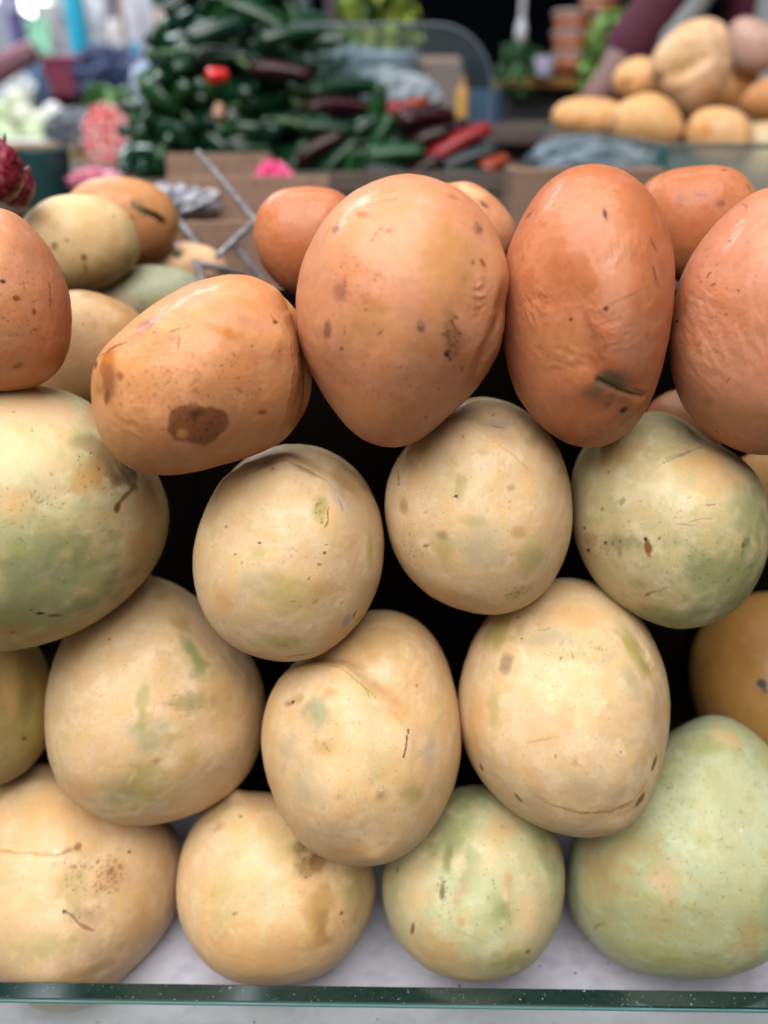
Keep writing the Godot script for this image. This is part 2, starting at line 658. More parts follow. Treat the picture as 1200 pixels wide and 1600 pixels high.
func _ready() -> void:
	# ---- camera, light, exposure ----
	var cam := Camera3D.new()
	cam.name = "camera"
	add_child(cam)
	cam.position = Vector3(0, 1.25, 0)
	cam.rotation_degrees = Vector3(-28, 0, 0)
	var lens := CameraAttributesPhysical.new()
	lens.frustum_focal_length = 18.12
	lens.exposure_aperture = 2.3
	lens.frustum_focus_distance = .36
	lens.frustum_far = 60.0
	lens.frustum_near = .02
	cam.attributes = lens
	cam.keep_aspect = Camera3D.KEEP_HEIGHT
	cam.fov = 67.04
	cam.near = .02
	cam.far = 60.0
	var env := Environment.new()
	env.background_mode = Environment.BG_COLOR
	env.background_color = Color(.62, .67, .75)
	env.background_energy_multiplier = .03
	env.tonemap_mode = Environment.TONE_MAPPER_LINEAR
	env.tonemap_exposure = 1.5
	env.sdfgi_enabled = true
	env.ssao_enabled = true
	env.ssil_enabled = true
	var we := WorldEnvironment.new()
	we.name = "environment"
	we.environment = env
	add_child(we)
	# the open street side behind and above the camera, and the roof lights of the hall
	for lit in [["roof_opening", Vector2(2.4, 1.9), 2.0, Color(1.0, .99, .975), Vector3(-.4, 3.0, .42), Vector3(0, 1.0, -.35)], ["street_daylight", Vector2(3.2, 1.9), .22, Color(1.0, .97, .93), Vector3(-.7, 2.3, 2.0), Vector3(0, 1.0, -.35)], ["far_roof_light", Vector2(3.0, .10), 5.0, Color(.93, .97, 1.0), Vector3(-.3, 3.2, -1.5), Vector3(-.3, 0, -1.52)], ["left_roof_light", Vector2(2.2, .8), 5.0, Color(.93, .97, 1.0), Vector3(-1.9, 3.3, -3.0), Vector3(-1.9, 0, -3.6)]]:
		var day := AreaLight3D.new()
		day.name = lit[0]
		add_child(day)
		day.area_size = lit[1]
		day.area_normalize_energy = false
		day.light_energy = lit[2]
		day.light_color = lit[3]
		day.area_range = 30.0
		day.shadow_enabled = true
		day.look_at_from_position(lit[4], lit[5])

	# ---- skins and other materials ----
	blotch.frequency = .017
	blotch.fractal_octaves = 3
	blotch.seed = 4
	grain.frequency = .085
	grain.fractal_octaves = 4
	grain.seed = 9
	pores.frequency = .55
	pores.fractal_octaves = 2
	pores.seed = 21
	lumps.frequency = .014
	lumps.fractal_octaves = 2
	lumps.seed = 33
	creases.frequency = .16
	creases.fractal_type = FastNoiseLite.FRACTAL_RIDGED
	creases.fractal_octaves = 3
	creases.seed = 12
	var pore_map := normal_tex(.09, 5, 3.0, 256, 3)
	for kind in ["skin", "waxy"]:
		var m := StandardMaterial3D.new()
		m.vertex_color_use_as_albedo = true
		m.roughness = .50 if kind == "skin" else .47
		m.metallic_specular = .34 if kind == "skin" else .28
		m.normal_enabled = true
		m.normal_texture = pore_map
		m.normal_scale = .08 if kind == "skin" else .15
		m.uv1_triplanar = true
		m.uv1_scale = Vector3.ONE * 30.0
		m.subsurf_scatter_enabled = true
		m.subsurf_scatter_strength = .06
		m.clearcoat_enabled = true
		m.clearcoat = .08 if kind == "skin" else .14
		m.clearcoat_roughness = .16
		mats[kind] = m
	mats["dull"] = stuff_mat(Color.WHITE, .9, .1)
	mats["dull"].vertex_color_use_as_albedo = true
	mats["vertex"] = stuff_mat(Color.WHITE, .6)
	mats["vertex"].vertex_color_use_as_albedo = true
	var card := textured(noise_tex(.03, 3, [Color(.17, .10, .068), Color(.23, .145, .105), Color(.20, .12, .085)], [0.0, .5, 1.0]), .8, Vector3.ONE * 5)
	var wood := textured(noise_tex(.02, 8, [Color(.12, .073, .05), Color(.19, .12, .085), Color(.15, .092, .066)], [0.0, .55, 1.0]), .7, Vector3(2, 14, 2))
	var greywood := textured(noise_tex(.02, 12, [Color(.05, .038, .032), Color(.09, .068, .056), Color(.07, .053, .043)], [0.0, .55, 1.0]), .75, Vector3(2, 14, 2))
	var dark := stuff_mat(Color(.012, .014, .016), .6)

	# ---- the setting ----
	setting("market_floor", box(Vector3(14, .1, 12), .005), textured(noise_tex(.02, 2, [Color(.06, .06, .06), Color(.10, .10, .095)], [0.2, .8]), .6), Vector3(0, -.05, -4))
	var wall := part("back_wall", box(Vector3(9, 4.2, .15), .005), textured(noise_tex(.01, 6, [Color(.002, .003, .004), Color(.005, .006, .008)], [0.2, .8]), .95, Vector3.ONE, .06), null, Vector3(2.4, 2.1, -6.5))
	tag(wall, "dark far wall of the market behind the stalls on the right", "wall")
	wall = part("pale_wall", box(Vector3(4, 4.2, .15), .005), textured(noise_tex(.012, 16, [Color(.45, .46, .52), Color(.66, .66, .70)], [0.2, .8]), .8), null, Vector3(-4.12, 2.1, -6.4))
	tag(wall, "pale hazy far wall at the left behind the hanging strips", "wall")

	# ---- the counter and its glass ----
	var boardm := textured(noise_tex(.025, 31, [Color(.36, .355, .41), Color(.43, .425, .49), Color(.395, .39, .45)], [0.2, .5, .8], 512, 5), .35, Vector3(3, 6, 5))
	var board := part("display_board", box(Vector3(1.3, .02, .5), .002), boardm, null, Vector3(0, 0.7954 - .010, -0.2448 - .25), Vector3(0, -.6, 0))
	tag(board, "white laminated board on which the front mangoes rest", "board")
	var counter := part("counter", box(Vector3(1.3, 0.7954 - .022, .46), .004), stuff_mat(Color(.42, .42, .45), .5), null, Vector3(0, (0.7954 - .022) * .5, -0.2448 - .27))
	tag(counter, "pale counter under the white board of the mango stall", "counter")
	var pane := thing("glass_barrier", "upright clear glass pane with a dark green edge along the front of the board", "glass pane", Vector3(0, 0.7754, -0.2342), Vector3(0, -.75, 0))
	var tall := 0.0688
	var clear := StandardMaterial3D.new()
	clear.transparency = BaseMaterial3D.TRANSPARENCY_ALPHA
	clear.albedo_color = Color(.80, .90, .88, .14)
	clear.roughness = .04
	part("sheet", box(Vector3(1.3, tall - .0035, .009), .0004), clear, pane, Vector3(0, (tall - .0035) * .5, 0))
	var edgem := textured(noise_tex(.05, 44, [Color(.002, .011, .010), Color(.006, .022, .018), Color(.004, .016, .014)], [0.1, .6, 1.0], 512, 5), .16, Vector3.ONE * 9, .6)
	part("ground_edge", box(Vector3(1.3, .0035, .0093), .0009), edgem, pane, Vector3(0, tall - .0015, 0))
	var arris := stuff_mat(Color(.05, .14, .135), .2, .6)
	part("arris", box(Vector3(1.3, .0016, .0012), .0003), arris, pane, Vector3(0, tall - .0008, .0050))
	var dust := SurfaceTool.new()
	dust.begin(Mesh.PRIMITIVE_TRIANGLES)
	var rng := RandomNumberGenerator.new()
	rng.seed = 77
	for k in 240:
		var s := rng.randf_range(.00008, .00022) * (2.2 if rng.randf() < .06 else 1.0)
		var p := Vector3(rng.randf_range(-.24, .24), tall + .00025 + s * .3, rng.randf_range(-.0042, .0042))
		var ring := []
		for j in 5:
			var a := TAU * j / 5.0
			ring.append(p + Vector3(cos(a) * s * rng.randf_range(.6, 1.5), 0, sin(a) * s))
		for j in 5:
			for v in [p + Vector3(0, s, 0), ring[j], ring[(j + 1) % 5]]:
				dust.add_vertex(v)
	dust.generate_normals()
	part("dust_specks", dust.commit(), stuff_mat(Color(.26, .30, .29), .9), pane).set_meta("kind", "stuff")

	var crumbs := SurfaceTool.new()
	crumbs.begin(Mesh.PRIMITIVE_TRIANGLES)
	for k in 26:
		var s := rng.randf_range(.0003, .0009)
		var p := Vector3(rng.randf_range(-.2, .2), 0.7954 + s * .2, -0.2448 - rng.randf_range(.002, .07))
		var ring := []
		for j in 6:
			ring.append(p + Vector3(cos(j * PI / 3) * s * rng.randf_range(.6, 1.5), 0, sin(j * PI / 3) * s))
		for j in 6:
			for v in [p + Vector3(0, s * .8, 0), ring[j], ring[(j + 1) % 6]]:
				crumbs.add_vertex(v)
	crumbs.generate_normals()
	var crumb := part("crumbs", crumbs.commit(), stuff_mat(Color(.03, .02, .015), .9))
	crumb.set_meta("kind", "stuff")
	crumb.set_meta("label", "dark crumbs scattered on the white board")

	# ---- the strip lamp over the stall ----
	var strip_lamp := thing("strip_lamp", "white strip lamp hanging over the mango pile", "lamp", Vector3(.0, 2.25, -.42), Vector3(0, 8, 0))
	part("housing", box(Vector3(1.3, .05, .16), .006), stuff_mat(Color(.6, .6, .6), .5), strip_lamp, Vector3(0, .03, 0))
	var glow := stuff_mat(Color(.9, .9, .9), .4)
	glow.emission_enabled = true
	glow.emission = Color(.95, .98, 1.0)
	glow.emission_energy_multiplier = 1.2
	part("diffuser", box(Vector3(1.24, .012, .13), .004), glow, strip_lamp)
	var tubes := AreaLight3D.new()
	tubes.name = "strip_lamp_light"
	strip_lamp.add_child(tubes)
	tubes.area_size = Vector2(1.2, .06)
	tubes.area_normalize_energy = false
	tubes.light_energy = 2.4
	tubes.light_color = Color(.95, .98, 1.0)
	tubes.area_range = 20.0
	tubes.shadow_enabled = true
	tubes.position = Vector3(0, -.012, 0)
	tubes.rotation_degrees = Vector3(-90, 0, 0)

	# ---- the mangoes of the pile ----
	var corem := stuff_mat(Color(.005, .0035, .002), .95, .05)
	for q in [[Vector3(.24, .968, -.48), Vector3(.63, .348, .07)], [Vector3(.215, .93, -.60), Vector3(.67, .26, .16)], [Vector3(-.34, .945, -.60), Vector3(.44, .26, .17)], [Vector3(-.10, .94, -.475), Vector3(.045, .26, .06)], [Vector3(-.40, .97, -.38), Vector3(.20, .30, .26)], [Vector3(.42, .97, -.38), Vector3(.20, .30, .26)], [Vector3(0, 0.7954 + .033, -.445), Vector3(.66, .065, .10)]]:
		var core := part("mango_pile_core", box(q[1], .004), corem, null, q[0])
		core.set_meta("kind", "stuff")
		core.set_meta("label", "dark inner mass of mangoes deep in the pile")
	var m: FruitBody
	m = fruit("largest orange mango at the middle of the top row, glossy white sheen on its crown", "orange mangoes along the top of the pile", Vector3(0.0088, 1.1654, -0.356), Vector3(-13.36, -1.41, 0.69), "orange", 55, 848, 1, [48.8, 49.1, 49.6, 50.3, 51, 51.9, 53.3, 55.3, 57.8, 60.4, 62.3, 63, 62.2, 59.7, 56.2, 53.1, 51.1, 50.2, 49.6, 49.2, 48.9, 48.7, 48.4, 48.1, 48, 48.2, 48.7, 49.4, 50.5, 52, 53.5, 54.7, 55.7, 56.5, 57.1, 57.5, 57.4, 56.7, 55.7, 54.8, 53.8, 52.7, 51.5, 50.5, 49.9, 49.5, 49.1, 48.9])
	m.patch(15.7, 18.4, 13.9, 17.8, 0, "yellow", 0.5)
	m.patch(-13.6, -4.4, 12.5, 10, 0, "yellow", 0.45)
	m.patch(-8, -40.3, 18.2, 10.4, 0, "yellow", 0.3)
	m.patch(2.5, 3.5, 7.5, 19.9, 0, "pink", 0.4)
	m.patch(-34.2, 21.7, 6.7, 16, 0, "pink", 0.35)
	m.spot(-31.1, -7.8, 2.3, 4.2, -10, "mauve", 0.75)
	m.spot(6.8, -6.5, 2, 3, 15, "mauve", 0.85)
	m.patch(6.8, -5.5, 1, 1.2, 0, "pink", 0.8)
	m.patch(20, -11.1, 5.1, 10.2, 15, "brown", 0.45)
	m.speckles(19.4, -11.1, 4.3, 9.1, 70, "dark", 1.1)
	m.spot(17.5, -17.5, 1.3, 1.3, 0, "plum", 0.9)
	m.scratch(19.2, -4.4, 21.2, -7.9, 0.6, "dark", 0.9)
	m.spot(31.8, 18.2, 1.3, 2.6, 25, "rust", 0.9)
	m.spot(27.8, 18.2, 1, 1, 0, "rust", 0.6)
	m.scratch(-23.3, 11.6, -22.8, 8.6, 0.6, "dark", 0.9)
	m.patch(-24.9, 7.4, 3.3, 3.8, 0, "mauve", 0.55)
	m.patch(-5.5, 29.9, 2.3, 1.3, 0, "rustor", 0.8)
	m.patch(-17.2, 37.5, 3.7, 1.8, -10, "rustor", 0.75)
	m.patch(19.9, 44.8, 4.1, 2.2, -20, "rustor", 0.6)
	m.scratch(-13, 26.4, -7.3, 32.2, 0.3, "dark", 0.6)
	m.patch(-27.4, 32.1, 2.1, 2.4, 0, "mauve", 0.7)
	m.speckles(-27.4, 32.1, 2.1, 2.7, 8, "dark", 1.0)
	m.scratch(-14.2, 41.1, -2, 43.4, 0.5, "mauve", 0.6)
	m.patch(30.5, 32.5, 3.2, 2.7, 0, "mauve", 0.5)
	m.speckles(30.5, 32.5, 2.7, 2.4, 8, "plum", 1.0)
	m.scratch(-9.4, 14.4, -8.9, 11.5, 0.8, "rust", 0.7)
	m.scratch(-10.1, -9.6, -8.3, -7.6, 0.5, "dark", 0.7)
	m.scratch(-24.2, -10, -23.4, -7.9, 0.7, "plum", 0.8)
	m.spot(-25.3, -15.1, 0.8, 0.8, 0, "mauve", 0.7)
	m.spot(9.9, -44.7, 0.5, 0.5, 0, "plum", 0.8)
	m.scratch(23.4, -25.2, 24.6, -22.3, 0.6, "plum", 0.8)
	m.scratch(28.6, 10.8, 28.6, -4, 0.8, "mauve", 0.5)
	m.scratch(32.4, 5.4, 35, 8.5, 0.5, "mauve", 0.6)
	m.speckles(-17.6, 6.1, 12.6, 15.1, 40, "rust", 1.0)
	m.speckles(-2.6, -26.4, 20.2, 15.2, 40, "rust", 0.8)
	m.wrinkle(30.4, 4.7, 4.1, 11.7, 0, 0.7)
	m.fold([37.5, 16.2, 36.4, -1.6, 28.8, -20.9, 21.7, -43], 4.7, 2.6)
	m.bump(38.4, 11.2, 8, 16.1, -10, 1.5)
	m.wrinkle(-7.6, 39.2, 18.3, 6.6, 0, 0.45)
	m.patch(-12.5, 3.6, 7, 3.5, -20, "rustor", 0.35)
	m.finish()
	m = fruit("tall wrinkled reddish mango with a dark creased stem end at its foot", "orange mangoes along the top of the pile", Vector3(0.094, 1.1667, -0.36), Vector3(-12.62, -14.63, 7.03), "red", 50.8, 904, 1, [39.4, 39.8, 40.7, 42.1, 44, 46.4, 49.3, 52.3, 55.4, 58.5, 61.7, 64.4, 65.8, 65.3, 63, 59.1, 54.3, 49.7, 45.8, 42.7, 40.4, 38.8, 37.7, 37.3, 37.3, 37.8, 38.8, 40.2, 42, 44.1, 46.7, 49.6, 52.8, 55.8, 58, 59.5, 60, 59.3, 57.6, 55.1, 51.9, 48.8, 46.4, 44.4, 42.7, 41.2, 40.1, 39.5])
	m.patch(-5.7, 14.8, 15.5, 19.3, 0, "rustor", 0.45)
	m.patch(11.6, 4.7, 5.7, 33.6, 4, "pink", 0.5)
	m.patch(-9.8, -20.7, 15.6, 15.6, 0, "yellow", 0.15)
	m.patch(-4.5, 37.1, 15.9, 10.6, 0, "pink", 0.35)
	m.patch(17, -17.1, 10.5, 15.7, 0, "pink", 0.45)
	m.spot(6.9, 34.2, 1.1, 3.2, 12, "plum", 0.85)
	m.scratch(24, 25.5, 27.2, 18.6, 0.6, "plum", 0.85)
	m.scratch(24.8, 13.6, 27.6, 5, 0.6, "plum", 0.75)
	m.scratch(5.9, -1.6, 21.2, 5.8, 0.5, "mauve", 0.6)
	m.spot(6.7, -1.7, 1, 0.8, 0, "plum", 0.8)
	m.spot(-6.8, -5.3, 0.7, 0.7, 0, "dark", 0.9)
	m.patch(11.4, -32, 10, 7.9, -20, "smoke", 0.95)
	m.patch(4.4, -35.4, 6.8, 8.9, 0, "smoke", 0.6)
	m.patch(15.2, -44.6, 8.1, 6.5, 0, "rust", 0.4)
	m.scratch(4.6, -31.3, 23.1, -39.7, 1, "dark", 0.85)
	m.crease(4.6, -31.3, 23.1, -40, 1.8, -1.3)
	m.spot(15, -44.6, 1.9, 1.4, 20, "plum", 0.95)
	m.scratch(14.6, -49.2, 18.3, -48.7, 0.5, "plum", 0.6)
	m.scratch(-25.7, 37.3, -22.6, 41.4, 0.6, "plum", 0.8)
	m.patch(-12.6, -57.8, 5.7, 4.5, 0, "smoke", 0.5)
	m.scratch(19.1, -34.9, 23.6, -38, 0.5, "dark", 0.7)
	m.bump(16.8, -6.9, 11.7, 31.3, 4, 2.6)
	m.fold([9.6, -35.2, 6.8, -16.3, 4.4, 1.4, 4.9, 23.5], 5.3, 2.6)
	m.wrinkle(-9.8, -22, 14.3, 9.1, -25, 0.55)
	m.wrinkle(-4.5, 41.1, 21.4, 10.7, 15, 0.6)
	m.wrinkle(12.8, 18.1, 10.4, 15.6, -80, 0.6)
	m.wrinkle(18, -45.1, 8.2, 12.3, -70, 0.6)
	m.wrinkle(-22.8, 0.7, 10.5, 15.8, -60, 0.5)
	m.wrinkle(8, -11.3, 10.3, 10.3, 20, 0.5)
	m.speckles(-4.5, 2, 23.1, 30.8, 22, "rust", 0.9)
	m.finish()
	m = fruit("orange mango lying on its side with a large round brown bruise", "orange mangoes along the top of the pile", Vector3(-0.0832, 1.1392, -0.342), Vector3(-17.48, 13.68, -6.47), "orange2", 48.3, 876, 1, [47, 48.3, 49.4, 50.9, 52.5, 53.7, 54.2, 53.7, 52.1, 49.9, 47.6, 45.5, 43.7, 42.5, 42, 42.1, 42.8, 43.9, 45.4, 47.1, 48.6, 49.6, 50.4, 50.9, 51, 50.9, 51.1, 51.9, 52.7, 52.9, 52.4, 51.6, 50.4, 48.7, 46.3, 43.9, 41.8, 40.1, 38.6, 37.5, 36.8, 36.6, 36.8, 37.4, 38.5, 40.3, 42.7, 45.2])
	m.spot(-2.3, -19.9, 12.9, 9.3, 8, "bruise", 0.62)
	m.speckles(-2.3, -19.4, 11.9, 8.5, 46, "black", 1.0)
	m.spot(-7.7, -24.3, 3.4, 2.6, 0, "orskin", 0.85)
	m.patch(-2, -14.9, 4.1, 2.8, 0, "dark", 0.6)
	m.patch(-38.2, -1.3, 5.4, 12.4, -8, "rust", 0.75)
	m.spot(-32.3, -1.5, 2.1, 2.9, 0, "rust", 0.7)
	m.spot(-38.4, -10.9, 1.4, 3.8, -10, "brown", 0.7)
	m.patch(-37, 4.8, 3.3, 2.2, 0, "orsat", 0.7)
	m.spot(-44.2, 2.5, 1.4, 2.3, 0, "brown", 0.9)
	m.patch(-22.5, 19.3, 7.3, 3, 35, "mauve", 0.65)
	m.scratch(-30.2, 12.3, -42.2, 6.4, 0.7, "plum", 0.8)
	m.scratch(-25.8, 16.1, -30.2, 12.5, 0.8, "mauve", 0.6)
	m.scratch(-12, 16.5, -8.2, 18.6, 0.5, "dark", 0.8)
	m.scratch(-7, 18.2, -4.7, 19.5, 0.5, "brown", 0.7)
	m.scratch(-9, 15.3, -9.2, 10.2, 0.5, "brown", 0.8)
	m.scratch(-13, 14.9, -12.9, 11.8, 0.4, "brown", 0.6)
	m.patch(8, 17.8, 7.7, 2.3, -12, "orsat", 0.7)
	m.patch(16.3, 23, 11, 3.4, -20, "pink", 0.7)
	m.spot(-18.6, 16.1, 1.6, 0.7, 30, "brown", 0.6)
	m.speckles(-21.5, 10.8, 13.1, 6.6, 40, "brown", 1.0)
	m.scratch(11.3, 8.6, 13.6, 7.2, 0.7, "rust", 0.9)
	m.spot(19.5, 12.3, 0.5, 0.5, 0, "dark", 0.9)
	m.spot(7.7, 4.1, 0.5, 0.5, 0, "plum", 0.8)
	m.spot(24.6, -14.4, 2.4, 1.3, 10, "rust", 0.75)
	m.spot(30.2, 10.7, 0.8, 0.8, 0, "rust", 0.6)
	m.spot(14.1, -0.7, 0.6, 0.5, 0, "rust", 0.8)
	m.speckles(3.5, -0.9, 22.9, 12.7, 70, "rust", 0.9)
	m.speckles(-16.4, -9.2, 20.6, 15.4, 50, "rust", 0.9)
	m.fold([23.2, 31.6, 30.4, 24.1, 36.1, 15.1, 37.9, 3.1, 35.6, -13.3, 32.2, -32.8], 8.8, 4.6)
	m.bump(28.2, 13.2, 7.9, 11.5, 15, 1.6)
	m.wrinkle(-29.6, -20.3, 10.6, 15.9, -20, 0.35)
	m.spot(29.5, 22.9, 1.3, 1.1, 0, "plum", 0.7)
	m.scratch(27.7, 26, 29.2, 22.3, 0.5, "plum", 0.7)
	m.patch(38.5, 8.6, 3.2, 16.1, -10, "pink", 0.3)
	m.scratch(-27.8, 5.5, -4, 8.4, 0.5, "rustor", 0.4)
	m.patch(-4.2, 34.4, 24.6, 8.2, 25, "pink", 0.35)
	m.finish()
	m = fruit("pinkish orange mango cut off by the right edge of the picture in the top row", "orange mangoes along the top of the pile", Vector3(0.1744, 1.1604, -0.3567), Vector3(-12.71, -26.05, 12.19), "pinkor", 48.8, 932, 1, [39.4, 40.2, 41.3, 42.9, 45, 47.4, 49.9, 52.3, 54.6, 56.9, 59.1, 61, 62.3, 62.5, 61.2, 58.2, 54.3, 50.3, 46.6, 43.5, 40.9, 38.9, 37.4, 36.4, 35.9, 35.7, 35.9, 36.6, 37.8, 39.5, 41.8, 44.8, 48.5, 52.2, 55.4, 57.4, 57.1, 54.8, 51.9, 49.2, 46.9, 45, 43.4, 42, 40.8, 39.8, 39.2, 39.1])
	m.scratch(-20.6, 20.6, -19.1, 22.5, 0.6, "dark", 0.85)
	m.scratch(-19, 16.3, -17.5, 17.4, 0.6, "plum", 0.8)
	m.scratch(-24.1, 18.2, -22.8, 19.1, 0.5, "rust", 0.8)
	m.spot(-34.5, 3.4, 1.1, 0.9, 0, "dark", 0.9)
	m.scratch(-7.5, 51.2, -5.9, 46.8, 0.7, "plum", 0.8)
	m.spot(-18.2, -48, 0.8, 0.7, 0, "dark", 0.9)
	m.patch(-21.2, -33, 3.8, 3.8, 0, "rust", 0.45)
	m.patch(-32.3, 9.3, 2.8, 8.3, 0, "rust", 0.35)
	m.scratch(-13.3, -24.5, -11.2, -21.9, 0.5, "rust", 0.7)
	m.spot(-12.1, 33.9, 0.5, 0.5, 0, "plum", 0.8)
	m.spot(-13.9, 50.3, 0.6, 0.6, 0, "dark", 0.8)
	m.spot(-9, 42, 0.4, 0.4, 0, "dark", 0.8)
	m.spot(-8.5, 13, 0.5, 0.5, 0, "plum", 0.8)
	m.patch(-14.6, -14, 15.8, 13.2, 0, "pink", 0.4)
	m.patch(-10.1, -39.6, 16.2, 10.8, 0, "yellow", 0.3)
	m.wrinkle(-19.7, -13.7, 18.6, 11.9, -55, 0.5)
	m.wrinkle(-4.7, -4.4, 13, 13, -80, 0.5)
	m.wrinkle(-22.1, 10.6, 10.7, 10.7, -30, 0.4)
	m.speckles(-14.4, 7, 18.4, 34.2, 40, "rust", 0.9)
	m.finish()
	m = fruit("orange mango cut off by the left edge of the picture in the top row", "orange mangoes along the top of the pile", Vector3(-0.1837, 1.1673, -0.3694), Vector3(-11.33, 26.44, -12.43), "orange", 38.1, 960, 1, [30.6, 31.3, 32.3, 33.4, 34.6, 36, 37.6, 39.2, 40.9, 42.3, 43.2, 43.4, 43.3, 43.2, 43.3, 43.3, 43.1, 42.4, 41.3, 39.6, 37.9, 36.3, 35, 34.2, 33.5, 33.2, 33, 33.1, 33.4, 33.9, 34.7, 35.8, 37.1, 38.5, 40, 41, 40.9, 39.4, 37.5, 35.6, 33.8, 32.6, 31.7, 31.1, 30.6, 30.2, 30.1, 30.2])
	m.spot(2.9, 7.7, 1.4, 1.1, 0, "plum", 0.85)
	m.spot(8.2, 1.4, 1.7, 1.4, 0, "rust", 0.8)
	m.scratch(22, 9.8, 22.3, -0.8, 0.9, "rust", 0.7)
	m.spot(15.5, -3.5, 0.8, 1.4, 0, "rust", 0.8)
	m.scratch(10.5, 8.7, 11, 7.2, 0.6, "plum", 0.7)
	m.spot(9.3, -28.1, 2.5, 1.1, 30, "rust", 0.6)
	m.scratch(19.2, -13.9, 19.8, -15.9, 0.7, "rust", 0.7)
	m.speckles(12, 3.5, 13.8, 22.1, 40, "rust", 0.9)
	m.patch(12.1, 19.9, 8.4, 11.2, 0, "pink", 0.4)
	m.finish()
	m = fruit("cream mango with a curved ridge at its top, tucked below the largest orange mango", "pale mangoes stacked at the front of the pile", Vector3(0.0496, 1.0634, -0.3595), Vector3(-27.21, -7.86, 3.68), "pale", 52.1, 117, 1, [48.9, 49.1, 49.4, 50.1, 50.8, 51.6, 52.4, 53.2, 53.9, 54.6, 55.3, 56.1, 57.1, 57.9, 58.1, 57.8, 57.1, 56.1, 54.5, 52.9, 51.4, 50.1, 49, 48, 47.5, 47.3, 47.6, 48.1, 49, 50, 51.3, 52.7, 54, 55, 55.8, 56.4, 56.6, 55.6, 53.7, 51.8, 50.3, 49.3, 48.7, 48.5, 48.6, 48.7, 48.8, 48.9])
	m.patch(-9.1, 10, 3.5, 7.6, 0, "olive", 0.7)
	m.scratch(-11.4, 3.6, -9.1, 4.4, 1, "black", 0.95)
	m.spot(-10.2, 3.5, 0.9, 0.6, 0, "black", 0.9)
	m.scratch(-40.7, 16.4, -39, 9.2, 1, "black", 0.9)
	m.patch(-36.3, -0.6, 2.8, 4.9, 0, "brown", 0.4)
	m.patch(-16.3, -14.3, 3, 2.7, 0, "brown", 0.5)
	m.spot(-25.1, -19.7, 2.4, 1.2, 10, "brown", 0.55)
	m.patch(14.9, 7.6, 1.8, 1.8, 0, "brown", 0.35)
	m.patch(17.5, -12.7, 4.1, 3, 0, "tan", 0.6)
	m.patch(-15.8, -21.9, 7.8, 8.4, 0, "olive", 0.5)
	m.patch(0.6, -18.3, 13.3, 14.7, 0, "grey", 0.65)
	m.patch(23.8, -24.6, 7.8, 10.9, -15, "olive", 0.55)
	m.patch(-17.2, 14.4, 14.9, 17.8, 0, "grey", 0.2)
	m.patch(18.4, -42.9, 8.1, 3.1, 25, "olive", 0.6)
	m.speckles(18.3, -42.2, 8, 3.7, 30, "brown", 0.9)
	m.patch(9.1, 41.6, 8.6, 3.1, -8, "lilac", 0.6)
	m.scratch(5.8, 40.5, 12.7, 39.3, 0.6, "plum", 0.7)
	m.scratch(6.8, 45.5, 8.7, 47, 0.7, "plum", 0.7)
	m.scratch(-7.8, 32, -6.3, 30, 0.6, "plum", 0.6)
	m.patch(-27.2, 27.5, 5.6, 3.7, 30, "tan", 0.5)
	m.patch(2.4, 24.3, 3.6, 2.1, 0, "tan", 0.5)
	m.patch(26.4, 31.8, 4.3, 4.9, 0, "olive", 0.45)
	m.patch(39.5, 15.5, 3.2, 3.8, 0, "olive", 0.5)
	m.scratch(7.1, 28.9, 24.3, 15.8, 0.9, "tan", 0.5)
	m.patch(-15, -44.7, 28.2, 5, -10, "tan", 0.4)
	m.patch(-5.2, -7.6, 8.8, 3.5, 0, "olive", 0.4)
	m.speckles(-2.3, -3.5, 29.3, 32.2, 90, "tan", 0.9)
	m.speckles(-30.1, -22.2, 9.2, 9.2, 20, "brown", 0.8)
	m.fold([-28.4, 37.8, -18.2, 41.8, -4.2, 37.7, 8, 29.2, 27.3, 11.3], 8, 3.8)
	m.bump(-10.7, 24.9, 13.4, 10.8, -10, 1.8)
	m.patch(36.9, -3.7, 4.3, 15.4, 0, "pinkpale", 0.4)
	m.finish()
	m = fruit("cream mango with a pale pointed beak and an oval olive blotch", "pale mangoes stacked at the front of the pile", Vector3(-0.0495, 1.0441, -0.3435), Vector3(-30.68, 8.2, -3.84), "pale", 52.3, 89, 1, [47.8, 48.4, 49.2, 50.1, 51.3, 52.5, 53.5, 54.4, 55, 55.4, 55.6, 55.7, 55.8, 55.7, 55.2, 54.3, 53.2, 52.2, 51.4, 50.7, 49.9, 49.4, 49.1, 49.1, 49.3, 49.8, 50.5, 51.5, 52.7, 54.1, 55.3, 56.1, 56.7, 57.1, 57.2, 56.9, 56.4, 55.7, 55, 53.8, 52.3, 50.7, 49.4, 48.2, 47.4, 46.9, 46.9, 47.2])
	m.patch(-10.7, 39.7, 10.9, 2.1, 20, "smoke", 0.45)
	m.patch(8.8, 37.3, 11.4, 2.1, -26, "smoke", 0.5)
	m.fold([-27.3, 28.7, -18.8, 36.2, -2, 43.3, 18.5, 33.1, 38.1, 9.6], 8.3, 4.0)
	m.bump(-3.1, 33.3, 13.4, 9.5, 0, 2.2)
	m.spot(-7, 37.6, 1.2, 1.2, 0, "rust", 0.6)
	m.patch(14.8, 19, 4.1, 7.6, 0, "olive", 0.75)
	m.speckles(14.5, 18.1, 2.9, 5.3, 18, "oliveD", 0.9)
	m.scratch(18.1, 19.7, 18.6, 14.6, 1, "rust", 0.7)
	m.scratch(18.6, 14.6, 16.4, 10.7, 1, "rust", 0.7)
	m.spot(-13, 4.1, 0.8, 0.6, 0, "black", 0.9)
	m.spot(-23.9, -1, 0.6, 0.6, 0, "plum", 0.8)
	m.spot(-20.9, -4.8, 0.6, 0.6, 0, "brown", 0.7)
	m.spot(16.4, -0.7, 0.9, 0.8, 0, "rust", 0.85)
	m.spot(14, -5.9, 0.9, 0.7, 0, "rust", 0.6)
